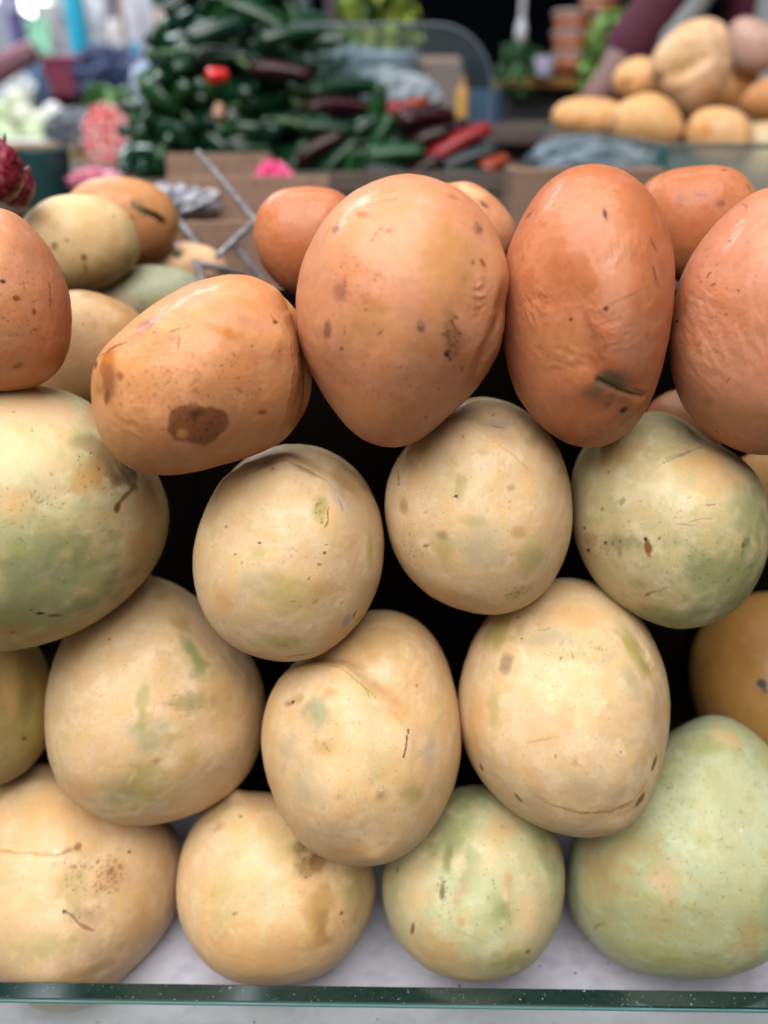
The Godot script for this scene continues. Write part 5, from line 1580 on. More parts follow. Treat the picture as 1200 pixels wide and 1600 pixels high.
	bag = part("white_bag", crumpled(Vector3(.11, .06, .08), 25, .35, 1.8), stuff_mat(Color(.24, .27, .31), .3), null, Vector3(0.0355, 1.2556, -1.52))
	tag(bag, "crumpled white plastic at the foot of the white jar", "plastic bag")
	var cb := thing("brown_carton", "upright brown carton behind the right part of the clear panel", "carton", Vector3(0.1025, 1.2688, -1.66))
	part("front_panel", box(Vector3(.082, .092, .05), .002), stuff_mat(Color(.14, .10, .085), .8), cb)
	part("flap", box(Vector3(.075, .004, .03), .001), card, cb, Vector3(0, .049, .008), Vector3(14, 0, 0))
	var bottle := thing("yellow_bottle", "thin yellow squeeze bottle right of the brown carton", "bottle", Vector3(0.1455, 1.2154, -1.64))
	part("body", lathe([Vector2(.001, 0), Vector2(.011, 0), Vector2(.012, .004), Vector2(.012, .052), Vector2(.006, .060), Vector2(.001, .0605)], 18), stuff_mat(Color(.52, .27, .03), .35), bottle)
	part("nozzle", lathe([Vector2(.005, .0606), Vector2(.004, .066), Vector2(.002, .078), Vector2(.0001, .0785)], 12), stuff_mat(Color(.5, .2, .03), .4), bottle)
	var tub := thing("blue_crate", "dark blue plastic crate at the right end of the clear panel", "crate", Vector3(0.1992, 1.2338, -1.75))
	part("front", box(Vector3(.065, .07, .006), .002), stuff_mat(Color(.010, .045, .10), .4), tub)
	part("side", box(Vector3(.006, .07, .12), .002), stuff_mat(Color(.010, .045, .10), .4), tub, Vector3(-.0295, 0, -.064))
	part("side", box(Vector3(.006, .07, .12), .002), stuff_mat(Color(.010, .045, .10), .4), tub, Vector3(.0295, 0, -.064))
	var bench := part("rear_bench", box(Vector3(.62, .03, .5), .004), greywood, null, Vector3(.12, 1.2137 - .02, -1.84))
	tag(bench, "dim bench carrying the jar and cartons behind the peppers", "bench")
	var col := part("bench_post", box(Vector3(.04, 1.1, .04), .004), dark, null, Vector3(0.2259, 1.1558, -1.45) * Vector3(1, 0, 1) + Vector3(0, .55, 0))
	tag(col, "dark upright post between the pepper crate and the neighbouring stall", "post")
	part("base", box(Vector3(.58, 1.12, .4), .004), dark, bench, Vector3(0, -.576, -.02))

	# ---- dark middle distance: herbs, tubs, leaves, hanging scoop ----
	bunch = part("herb_bunch", leaves(Vector3(.11, .11, .10), 320, .018, 8, Color(.012, .055, .018), Color(.04, .13, .04)), vert, null, Vector3(0.3098, 1.3043, -2))
	tag(bunch, "dark green herb bunch left of the stacked orange tubs", "herb bunch")
	bunch = part("celery_bunch", leaves(Vector3(.08, .17, .08), 300, .021, 18, Color(.10, .25, .05), Color(.30, .45, .13)), vert, null, Vector3(0.4708, 1.3548, -1.95), Vector3(0, 0, -24))
	tag(bunch, "light green leafy celery bunch in front of the stacked tubs", "celery bunch")
	var shelf2 := part("yellow_shelf", box(Vector3(.34, .022, .3), .003), stuff_mat(Color(.20, .10, .012), .5), null, Vector3(0.4459, 1.287, -2.02) + Vector3(0, 0, -.1))
	tag(shelf2, "yellow shelf edge under the stacked orange tubs", "shelf")
	part("support", box(Vector3(.30, 1.25, .22), .004), dark, shelf2, Vector3(0, -.637, -.02))
	var tubm := stuff_mat(Color(.26, .075, .028), .35)
	var lidm := stuff_mat(Color(.25, .18, .16), .3)
	n = 0
	for p in [Vector3(0.4207, 1.3043, -2), Vector3(0.4163, 1.3428, -2), Vector3(0.4149, 1.3804, -2), Vector3(0.5113, 1.307, -2.1), Vector3(0.506, 1.3474, -2.1), Vector3(0.5011, 1.3844, -2.1), Vector3(0.4923, 1.4183, -2.1)]:
		var tb := thing("food_tub", "orange food tub with a pale lid, " + ["bottom of the front stack on the yellow shelf", "middle of the front stack on the yellow shelf", "top of the front stack on the yellow shelf", "lowest of the rear stack behind the celery", "second in the rear stack behind the celery", "third in the rear stack behind the celery", "topmost of the rear stack behind the celery"][n], "food tub", p, Vector3(0, n * 13, 0), "stacked orange food tubs")
		part("body", lathe([Vector2(.001, 0), Vector2(.036, 0), Vector2(.044, .034), Vector2(.001, .0341)], 22), tubm, tb)
		part("lid", lathe([Vector2(.001, .0342), Vector2(.046, .0342), Vector2(.0475, .036), Vector2(.0475, .042), Vector2(.044, .044), Vector2(.001, .0442)], 22), lidm, tb)
		n += 1
	var cup := part("small_cup", lathe([Vector2(.001, 0), Vector2(.018, 0), Vector2(.024, .035), Vector2(.022, .036), Vector2(.016, .004), Vector2(.001, .003)], 18), stuff_mat(Color(.42, .40, .55), .4), null, Vector3(0.3461, 1.2985, -1.92))
	tag(cup, "small lilac cup at the left end of the yellow shelf", "cup")
	var scoop := thing("hanging_scoop", "white plastic scoop hanging against the dark background", "scoop", Vector3(0.3317, 1.4367, -2.2))
	part("handle", tube([Vector3(0, .09, 0), Vector3(0, .03, 0), Vector3(0, -.02, 0)], [.009, .010, .012], 12, .6), stuff_mat(Color(.5, .5, .54), .4), scoop)
	part("bowl", tube([Vector3(0, -.015, 0), Vector3(0, -.03, .002), Vector3(0, -.052, .004), Vector3(0, -.062, .004)], [.013, .021, .022, .010], 16, .6), stuff_mat(Color(.5, .5, .54), .4), scoop)
	part("cord", tube([Vector3(0, .085, 0), Vector3(0, .9, 0)], [.002, .002], 6), dark, scoop)
	for k in 3:
		var p: Vector3 = [Vector3(-0.2526, 1.4617, -2.9), Vector3(-0.1686, 1.469, -3), Vector3(-0.3428, 1.5672, -3.1)][k]
		var pole := part("dim_pole", tube([Vector3(p.x, .0, p.z), Vector3(p.x, 2.8, p.z)], [.022, .022], 10), stuff_mat([Color(.07, .10, .10), Color(.075, .055, .06), Color(.04, .06, .06)][k], .5), null)
		tag(pole, ["greenish dim pole rising behind the chilli heap", "brownish dim pole rising left of the leafy bunch", "dim pole rising behind the top of the heap"][k], "pole")

	# ---- the neighbouring stall ----
	var blue := stuff_mat(Color(.09, .125, .155), .35)
	var stall := thing("wooden_box_stand", "brown wooden stand in front of the neighbouring glass box", "stand", Vector3(0.2082, 1.167, -0.86))
	part("front_board", box(Vector3(.155, .09, .012), .002), wood, stall, Vector3(0, 1.1900 - 1.1670 - .045, 0))
	part("side_board", box(Vector3(.012, .09, .05), .002), wood, stall, Vector3(-.0715, 1.1900 - 1.1670 - .0465, -.0312))
	part("side_board", box(Vector3(.012, .09, .05), .002), wood, stall, Vector3(.0715, 1.1900 - 1.1670 - .0465, -.0312))
	part("lower_front", box(Vector3(.155, .95, .012), .002), dark, stall, Vector3(0, 1.1900 - 1.1670 - .57, -.01))
	bag = part("blue_plastic", crumpled(Vector3(.15, .06, .16), 31, .16, 1.1), blue, null, Vector3(0.2806, 1.1774, -1.18))
	tag(bag, "pale blue plastic bag behind the brown wooden stand", "plastic bag")
	var glass := StandardMaterial3D.new()
	glass.transparency = BaseMaterial3D.TRANSPARENCY_ALPHA
	glass.albedo_color = Color(.8, .9, .88, .12)
	glass.roughness = .05
	var gx := 0.2950
	var top := 1.2057
	var gbox := thing("glass_box", "open glass display box with mangoes at the neighbouring stall", "glass box", Vector3(gx, top - .14, -.90))
	part("front_pane", box(Vector3(.62, .14, .006), .001), glass, gbox, Vector3(.312, .07, 0))
	part("side_pane", box(Vector3(.006, .14, .75), .001), glass, gbox, Vector3(0, .07, -.375))
	var green_edge := stuff_mat(Color(.03, .09, .085), .2, .6)
	part("front_edge", box(Vector3(.62, .005, .0072), .001), stuff_mat(Color(.10, .13, .12), .25), gbox, Vector3(.312, .1427, 0))
	part("side_edge", box(Vector3(.0072, .005, .75), .001), stuff_mat(Color(.10, .13, .12), .25), gbox, Vector3(0, .1427, -.375))
	part("corner_edge", box(Vector3(.010, .14, .010), .001), green_edge, gbox, Vector3(-.001, .0698, .001))
	var tray := part("stall_tray", box(Vector3(.70, .03, .66), .003), wood, null, Vector3(gx + .352, top - .157, -1.20))
	tag(tray, "wooden tray under the neighbouring glass box", "tray")
	part("base", box(Vector3(.66, 1.0, .6), .004), dark, tray, Vector3(0, -.516, -.01))
	var m: FruitBody
	m = fruit("big half peeled mango on top of the neighbouring glass box pile", "mangoes in the glass box of the neighbouring stall", Vector3(0.4291, 1.2908, -1.2449), Vector3(1.78, -19.02, 9.99), "peach", 43.7, 103, 0.6, [51.4, 49.5, 48, 46.8, 46, 45.6, 45.9, 46.8, 48.8, 51.8, 55.6, 59, 60.6, 60.4, 59.6, 58.9, 58.6, 58.2, 57.2, 55.6, 53.9, 52.6, 51.8, 51.6, 51.9, 52.5, 53.3, 54.4, 56.2, 58.5, 60.5, 61.3, 60.8, 59.9, 59, 58.3, 57.5, 56.5, 55.6, 54.9, 54.7, 54.7, 55, 55.4, 55.7, 55.8, 55, 53.4])
	m.spot(-41.4, -1.7, 7.9, 5.3, 40, "oliveD", 0.8)
	m.patch(-8, 21.3, 34.7, 26, 0, "cream", 0.6)
	m.patch(24.4, -30.8, 26.2, 17.4, 30, "orsat", 0.35)
	m.scratch(-29.3, -29.5, 40.2, -2.9, 4.4, "orsat", 0.4)
	m.fold([-42.5, -19.5, 0, -14.6, 46.6, 7.3], 10.7, 6)
	m.wrinkle(-4, 24.3, 43.4, 26, 30, 4)
	m.crease(31.8, 43.8, 44.1, 3.9, 7, -4)
	m.patch(-16.1, 7.6, 26, 26, 0, "peach", 0.5)
	m.finish()
	m = fruit("pinkish pale mango at the top right of the neighbouring glass box pile", "mangoes in the glass box of the neighbouring stall", Vector3(0.535, 1.3214, -1.3064), Vector3(2.89, -22.27, 11.69), "pinkpalefruit", 29.6, 131, 0.5, [36.3, 35.8, 35.5, 35.4, 35.4, 35.5, 35.7, 35.7, 35.7, 35.9, 36.3, 36.9, 37.9, 39.1, 40.3, 41.3, 42.1, 42.8, 43.2, 43, 42.1, 40.5, 38.8, 37.1, 35.6, 34.2, 32.8, 31.5, 30.3, 29.5, 29, 28.8, 29.1, 29.7, 30.8, 32.4, 34.5, 36.9, 39.5, 41.6, 43.2, 44.1, 43.8, 42.7, 41, 39.4, 38.1, 37.1])
	m.spot(-27.3, 27.6, 4.6, 3.7, 0, "mauve", 0.8)
	m.spot(12.2, 0.8, 3.6, 2.7, 0, "mauve", 0.7)
	m.finish()
	m = fruit("golden mango under the left side of the half peeled mango", "mangoes in the glass box of the neighbouring stall", Vector3(0.388, 1.2782, -1.3129), Vector3(1.18, -16.46, 8.66), "yellowor", 29.6, 159, 0.5, [46.6, 45.5, 44.2, 42.5, 40.2, 37.5, 35, 32.9, 31.4, 30.4, 29.9, 29.8, 30.2, 31, 32.3, 34.2, 36.6, 39.5, 42.8, 46.1, 48.5, 48.9, 47.2, 44.6, 42, 39.7, 37.5, 35.3, 33, 30.8, 29.1, 27.9, 27.1, 26.8, 27, 27.6, 28.6, 30, 31.7, 33.6, 35.5, 37.3, 39.3, 41.6, 44, 46.1, 47.2, 47.3])
	m.spot(-25.8, 1.6, 6.5, 3.7, 0, "rust", 0.7)
	m.patch(-30.4, -4.4, 11.2, 9.3, 0, "orsat", 0.4)
	m.finish()
	m = fruit("golden orange mango behind the right side of the half peeled mango", "mangoes in the glass box of the neighbouring stall", Vector3(0.5333, 1.2769, -1.3519), Vector3(1.06, -21.53, 11.14), "yellowor", 29.3, 187, 0.5, [37.4, 38, 38.5, 38.7, 38.3, 37.6, 36.8, 36.2, 35.8, 35.6, 35.7, 35.9, 36.1, 36.3, 36.7, 37.3, 38.1, 39.1, 40, 40.3, 39.8, 38.8, 37.6, 36.7, 35.9, 35.3, 34.5, 33.8, 33.2, 32.9, 32.9, 33.2, 33.9, 34.5, 34.9, 35, 35.1, 35.5, 36.3, 37.4, 38.4, 39.1, 39, 38.4, 37.6, 37.1, 36.9, 37])
	m.finish()
	m = fruit("orange mango at the right edge in the neighbouring glass box", "mangoes in the glass box of the neighbouring stall", Vector3(0.5486, 1.2522, -1.247), Vector3(0.09, -23.75, 12.1), "orange2", 26.1, 215, 0.5, [39.2, 38.9, 37.5, 35.7, 33.9, 32.4, 31, 29.8, 28.9, 28.4, 28.2, 28.4, 28.9, 29.9, 31.3, 33, 35, 36.7, 37.8, 38.3, 38.5, 38.5, 38.5, 38.1, 37.1, 35.6, 33.8, 32.2, 30.9, 29.9, 29, 28.3, 27.8, 27.5, 27.5, 27.6, 28, 28.4, 28.9, 29.3, 29.7, 30.2, 30.9, 31.9, 33.3, 34.9, 36.7, 38.3])
	m.finish()
	m = fruit("golden mango at the left end of the neighbouring glass box", "mangoes in the glass box of the neighbouring stall", Vector3(0.2972, 1.2301, -1.2579), Vector3(-0.88, -13.29, 6.92), "yellowor", 28.7, 243, 0.5, [52.5, 49.2, 44.6, 39.8, 35.7, 32.4, 30, 28.2, 26.9, 26, 25.5, 25.4, 25.6, 26.3, 27.4, 29, 31.3, 34.3, 38.2, 42.7, 47, 50.4, 52.4, 52.5, 50.7, 47.5, 43.5, 39.1, 34.9, 31.4, 28.8, 26.9, 25.6, 24.7, 24.3, 24.2, 24.6, 25.3, 26.5, 28.2, 30.4, 33.4, 37, 41.2, 45.5, 49.6, 52.7, 53.8])
	m.patch(-13.7, -4.9, 18.2, 9.1, 0, "orsat", 0.4)
	m.finish()
	m = fruit("round golden mango at the middle front of the neighbouring glass box", "mangoes in the glass box of the neighbouring stall", Vector3(0.3559, 1.2271, -1.177), Vector3(-1.07, -16.83, 8.67), "yellowor", 32.1, 271, 0.5, [49.4, 48.4, 46.3, 43.6, 40.9, 38.4, 36.5, 35.1, 34.2, 33.7, 33.5, 33.8, 34.5, 35.8, 37.6, 40, 43.2, 46.9, 50.4, 52.5, 53.1, 52.2, 50, 47.1, 44.2, 41.7, 39.5, 37.7, 36.2, 35, 34, 33.4, 32.9, 32.7, 32.6, 32.6, 32.7, 33, 33.6, 34.6, 35.9, 37.7, 39.8, 42, 44.1, 46.1, 47.9, 49.2])
	m.patch(-40.6, 0.1, 5.1, 17.1, -10, "smoke", 0.4)
	m.finish()
	m = fruit("golden mango with a pale cheek behind the front pane of the neighbouring box", "mangoes in the glass box of the neighbouring stall", Vector3(0.4468, 1.2099, -1.1452), Vector3(-1.87, -21.31, 10.77), "yellowor", 30.7, 299, 0.5, [42.3, 41.3, 40.3, 39.2, 37.9, 36.7, 35.6, 34.8, 34.2, 33.9, 33.9, 34.1, 34.5, 35.1, 36.1, 37.4, 39.2, 41.5, 43.8, 45.6, 46, 45.1, 43.7, 42.2, 40.8, 39.3, 37.9, 36.7, 35.6, 34.6, 33.8, 33.1, 32.6, 32.5, 32.6, 33, 33.8, 34.9, 36.3, 38, 39.8, 41.5, 42.7, 43.5, 44.1, 44.3, 44.1, 43.3])
	m.patch(-18.4, 7.9, 16.7, 18.3, -20, "orsat", 0.5)
	m.patch(8.4, 6.8, 16.6, 16.6, 0, "pinkpale", 0.5)
	m.finish()
	m = fruit("cream mango at the right end of the neighbouring glass box", "mangoes in the glass box of the neighbouring stall", Vector3(0.5214, 1.1883, -1.166), Vector3(-2.77, -24.09, 11.99), "palefar", 36, 327, 0.5, [52, 51, 49.7, 47.7, 45.4, 43.2, 41.3, 39.9, 38.9, 38.3, 38.1, 38.3, 38.8, 39.8, 41.2, 43.3, 46, 49.1, 52.2, 54.3, 54.6, 53.8, 52.7, 51.6, 50.5, 49.3, 47.4, 45, 42.7, 40.9, 39.4, 38.5, 37.8, 37.5, 37.4, 37.7, 38.2, 39, 40.2, 41.6, 43.4, 45.5, 47.7, 49.7, 51.3, 52.5, 53, 52.7])
	m.finish()
	var heap := part("mango_pile_core", ball(Vector3(.34, .10, .36), 41, .12), stuff_mat(Color(.40, .21, .07), .6), null, Vector3(gx + .25, top - .11, -1.27))
	heap.set_meta("kind", "stuff")
	heap.set_meta("label", "inner mass of the mangoes in the neighbouring glass box")

	# ---- left background: stalls, cloths and lamp ----
	var counter := part("vegetable_counter", box(Vector3(1.4, .04, .6), .004), greywood, null, Vector3(-1.25, 1.1461 - .03, -2.15))
	tag(counter, "counter with pale vegetables at the left", "counter")
	part("base", box(Vector3(1.36, 1.05, .5), .004), dark, counter, Vector3(0, -.546, -.01))
	var yc := thing("yellow_crate", "ochre yellow crate at the front of the vegetable counter", "crate", Vector3(-0.6715, 1.1299, -1.72))
	part("front_board", box(Vector3(.20, .085, .010), .002), stuff_mat(Color(.36, .22, .045), .6), yc)
	part("side_board", box(Vector3(.010, .085, .14), .002), stuff_mat(Color(.36, .22, .045), .6), yc, Vector3(.095, 0, -.076))
	part("side_board", box(Vector3(.010, .085, .14), .002), stuff_mat(Color(.36, .22, .045), .6), yc, Vector3(-.095, 0, -.076))
	part("lining", box(Vector3(.19, .006, .15), .001), stuff_mat(Color(.62, .60, .62), .5), yc, Vector3(-.01, .047, -.07))
	var pot := part("green_pot", lathe([Vector2(.001, 0), Vector2(.028, 0), Vector2(.0335, .062), Vector2(.0345, .064), Vector2(.0315, .064), Vector2(.027, .004), Vector2(.001, .003)], 26), stuff_mat(Color(.010, .045, .048), .35), null, Vector3(-0.4124, 1.1354, -1.02))
	tag(pot, "dark green plastic pot behind the yellow mango", "pot")
	var pale := [stuff_mat(Color(.42, .50, .30), .45), stuff_mat(Color(.55, .58, .45), .45), stuff_mat(Color(.66, .66, .66), .4)]
	var where := ["nearest to the left edge", "low beside the crate lining", "in the lower row left of the white ones", "in the lower row beside the white ones", "in the upper row at the left", "in the upper row in the middle", "in the upper row at the right", "topmost of the little pile", "white and right of the green ones", "white and lowest at the right", "white and farthest right"]
	n = 0
	for p in [Vector3(-0.8207, 1.1811, -1.86), Vector3(-0.8623, 1.1923, -1.86), Vector3(-0.7803, 1.1736, -1.8), Vector3(-0.7463, 1.1806, -1.84), Vector3(-0.8566, 1.2192, -1.95), Vector3(-0.806, 1.214, -1.95), Vector3(-0.7623, 1.2068, -1.93), Vector3(-0.8422, 1.247, -2.02), Vector3(-0.7406, 1.2243, -1.95), Vector3(-0.6979, 1.1892, -1.84), Vector3(-0.693, 1.207, -1.92)]:
		var v := part("round_vegetable", ball(Vector3.ONE * [.062, .056, .052, .060, .064, .06, .05, .06, .048, .054, .044][n], 50 + n, .10, 1.3), pale[0 if n < 5 else (1 if n < 8 else 2)], null, p)
		tag(v, ("pale green round vegetable " if n < 8 else "round vegetable, ") + where[n], "vegetable", "round vegetables on the left counter")
		n += 1
	bunch = part("green_cabbage", leaves(Vector3(.12, .08, .10), 200, .03, 28, Color(.05, .16, .03), Color(.14, .30, .06)), vert, null, Vector3(-0.6606, 1.2278, -2.1))
	tag(bunch, "mid green leafy bundle left of the chilli heap", "leafy bunch")
	bag = part("red_bag", crumpled(Vector3(.085, .115, .06), 9, .35, 2.4), textured(noise_tex(.03, 71, [Color(.55, .02, .035), Color(.60, .04, .05), Color(.66, .60, .58)], [.3, .5, .58], 256, 3), .4, Vector3.ONE * 9), null, Vector3(-0.5125, 1.1778, -1.6))
	tag(bag, "red and white printed plastic bag left of the chilli heap", "plastic bag")
	bag = part("dark_bag", crumpled(Vector3(.13, .08, .08), 19, .4, 2.4), stuff_mat(Color(.10, .12, .14), .3), null, Vector3(-0.6148, 1.1898, -1.75))
	tag(bag, "dark grey plastic bag behind the red and white bag", "plastic bag")
	var maroon := stuff_mat(Color(.20, .025, .06), .5)
	var mb := thing("maroon_box", "maroon box on the navy covered table at the left", "box", Vector3(-1.0372, 1.3123, -2.9))
	part("body", box(Vector3(.19, .10, .14), .004), maroon, mb)
	part("lid", box(Vector3(.196, .016, .146), .003), maroon, mb, Vector3(0, .0585, 0))
	var navy := part("navy_table", box(Vector3(1.0, .28, .5), .01), stuff_mat(Color(.014, .022, .060), .7), null, Vector3(-1.0563, 1.23, -3) + Vector3(-.1, -.09, -.2))
	tag(navy, "table covered with navy cloth behind the vegetables", "table")
	bag = part("navy_bundle", crumpled(Vector3(.20, .17, .12), 39, .4, 2.0), stuff_mat(Color(.02, .035, .10), .6), null, Vector3(-0.8826, 1.3041, -2.85))
	tag(bag, "dark navy cloth bundle right of the maroon box", "bundle")
	bag = part("blue_bundle", crumpled(Vector3(.12, .16, .10), 29, .4, 2.0), stuff_mat(Color(.08, .14, .26), .6), null, Vector3(-1.1391, 1.3005, -2.85))
	tag(bag, "slate blue cloth bundle left of the maroon box", "bundle")
	bag = part("white_sack", crumpled(Vector3(.16, .16, .12), 49, .3, 1.8), stuff_mat(Color(.62, .64, .68), .5), null, Vector3(-1.1644, 1.2668, -2.7))
	tag(bag, "white sack at the left edge above the pale vegetables", "sack")
	bag = part("pale_blue_sack", crumpled(Vector3(.09, .14, .1), 59, .3, 1.8), stuff_mat(Color(.42, .50, .62), .5), null, Vector3(-0.636, 1.268, -2.4))
	tag(bag, "pale blue sack tucked against the left flank of the chilli heap", "sack")
	# things held up at the left edge: dark red sleeve-like roll
	var roll := part("rolled_cloth", tube([Vector3(-1.0283, 1.3081, -2.3), Vector3(-0.9637, 1.3368, -2.3), Vector3(-0.8967, 1.3651, -2.3)], [.032, .030, .026], 14), stuff_mat(Color(.22, .10, .13), .7), null)
	tag(roll, "dull rose rolled cloth slanting up at the left edge", "cloth")
	var k := 0
	for s in [
		[2, -60, 3.5, 26, 175, Color(.36, .36, .48), "lavender grey cloth hanging at the left edge"], [24, 18, 3.45, 22, 70, Color(.10, .08, .20), "short dark violet cloth hanging near the left edge"], [56, 28, 3.4, 26, 42, Color(.34, .66, .46), "small mint green sheet hanging under the lamp"],
		[84, 4, 3.55, 52, 100, Color(.42, .40, .42), "wide grey beige cloth left of the cyan post"], [140, -20, 3.4, 24, 88, Color(.70, .70, .74), "white strip just right of the cyan post"], [158, -30, 3.6, 20, 130, Color(.30, .29, .34), "grey strip right of the short white strip"],
		[174, 28, 3.4, 20, 76, Color(.70, .66, .66), "white strip hanging low in the row"], [188, -30, 3.6, 14, 100, Color(.46, .34, .24), "narrow tan strip in the row of strips"], [199, -30, 3.4, 18, 102, Color(.68, .67, .72), "white strip in the middle of the row"],
		[213, 26, 3.5, 12, 44, Color(.66, .20, .10), "narrow orange red strip in the row"], [209, 66, 3.38, 15, 42, Color(.16, .40, .58), "small sky blue strip below the orange red one"], [230, -40, 3.35, 30, 178, Color(.50, .51, .56), "long pale grey net strip right of the others"],
		[194, 70, 3.55, 14, 50, Color(.60, .52, .52), "pale pink strip low in the row"], [212, 108, 3.3, 14, 40, Color(.20, .05, .07), "short dark red strip below the sky blue one"], [290, -30, 3.3, 16, 90, Color(.72, .72, .70), "white strip left of the chilli heap's top"], [305, -30, 3.5, 14, 150, Color(.16, .17, .20), "dark grey strip beside the chilli heap's top"],
		[104, 88, 3.2, 34, 24, Color(.68, .68, .72), "small white cloth above the maroon box"], [150, 96, 3.3, 60, 30, Color(.22, .23, .28), "dim grey cloth above the navy bundle"],
	]:
		var dist: float = s[2]
		var px: float = dist * 1.0 / 1208.0 * 1.02
		var at := Vector3(dist * (s[0] - 600.0) / 1208.0 * 1.1, 0, -dist)
		at = ground_at(s[0], s[1], dist)
		strip(s[6], "cloth", "hanging_cloth", at, s[3] * px * 1.1, s[4] * px * 1.1, stuff_mat(s[5], .7), 100 + k)
		k += 1
	var rail := part("hanging_rail", tube([ground_at(-60, -62, 3.48), ground_at(320, -62, 3.48)], [.012, .012], 8), dark, null)
	tag(rail, "dark rail from which the strips hang", "rail")
	var post := part("cyan_post", tube([Vector3(ground_at(132, 113, 3.2).x, ground_at(132, 113, 3.2).y, -3.2), Vector3(ground_at(108, -40, 3.2).x, ground_at(108, -40, 3.2).y, -3.2)], [.034, .034], 14), stuff_mat(Color(.01, .42, .62), .5), null)
	tag(post, "bright cyan post among the hanging strips", "post")
	var packs := [[262, 33, 24, Color(.50, .42, .40), "beige"], [262, 52, 12, Color(.60, .10, .07), "red"], [262, 66, 14, Color(.55, .50, .48), "grey white"], [262, 77, 8, Color(.50, .08, .06), "dark red"]]
	for q in packs:
		var at := ground_at(q[0], q[1], 2.9)
		var pk := part("carton_pack", box(Vector3(.088, q[2] * .0027, .07), .003), stuff_mat(q[3], .5), null, at)
		tag(pk, q[4] + " pack in the small stack left of the chilli heap", "pack", "stacked packs")
	var tub2 := part("teal_tin", lathe([Vector2(.001, 0), Vector2(.045, 0), Vector2(.045, .08), Vector2(.001, .0801)], 20), stuff_mat(Color(.012, .05, .048), .5), null, ground_at(260, 18, 2.95))
	tag(tub2, "dark teal tin on top of the small stack of packs", "tin")
	var lamp := thing("ceiling_lamp", "glowing white fluorescent lamp at the upper left", "lamp", ground_at(46, 8, 3.9), Vector3(0, 14, -18))
	var glow := StandardMaterial3D.new()
	glow.albedo_color = Color(.9, .95, 1)
	glow.emission_enabled = true
	glow.emission = Color(.92, .97, 1.0)
	glow.emission_energy_multiplier = 5.0
	part("tube", tube([Vector3(-.16, 0, 0), Vector3(.16, 0, 0)], [.034, .034], 14), glow, lamp)
	var tray2 := part("housing", box(Vector3(.36, .02, .10), .004), stuff_mat(Color(.6, .6, .62), .4), lamp, Vector3(0, .046, 0))
	var lamp_light := AreaLight3D.new()
	lamp_light.name = "ceiling_lamp_light"
	lamp.add_child(lamp_light)
	lamp_light.area_size = Vector2(.32, .068)
	lamp_light.area_normalize_energy = false
	lamp_light.light_energy = 14.0
	lamp_light.light_color = Color(.92, .97, 1.0)
	lamp_light.area_range = 30.0
	lamp_light.shadow_enabled = true
	lamp_light.position = Vector3(0, -.036, 0)
	lamp_light.rotation_degrees = Vector3(-90, 0, 0)

	person()


func ground_at(px: float, py: float, dist: float) -> Vector3:
	# a point of the far background at a given distance along the hall
	var p := deg_to_rad(28.0)
	var u := (px - 600.0) / 1208.0
	var v := (py - 800.0) / 1208.0
	var d := Vector3(u, -sin(p) - v * cos(p), -cos(p) + v * sin(p))
	return Vector3(0, 1.25, 0) + d * (dist / -d.z)


func slab(poly: PackedVector2Array, thick: float) -> ArrayMesh:
	var st := SurfaceTool.new()
	st.begin(Mesh.PRIMITIVE_TRIANGLES)
	var tri := Geometry2D.triangulate_polygon(poly)
	for s in [-1, 1]:
		for t in range(0, tri.size(), 3):
			var a := poly[tri[t]]
			var b := poly[tri[t + 1]]
			var c := poly[tri[t + 2]]
			var flip: bool = ((b - a).cross(c - a) < 0) == (s < 0)
			for v in ([a, c, b] if flip else [a, b, c]):
				st.set_normal(Vector3(0, 0, s))
				st.add_vertex(Vector3(v.x, v.y, s * thick * .5))
	for k in poly.size():
		var a := poly[k]
		var b := poly[(k + 1) % poly.size()]
		var n := Vector3(-(b - a).y, (b - a).x, 0).normalized()
		for v in [Vector3(a.x, a.y, 1), Vector3(b.x, b.y, 1), Vector3(b.x, b.y, -1), Vector3(a.x, a.y, 1), Vector3(b.x, b.y, -1), Vector3(a.x, a.y, -1)]:
			st.set_normal(n)
			st.add_vertex(Vector3(v.x, v.y, v.z * thick * .5))
	return st.commit()


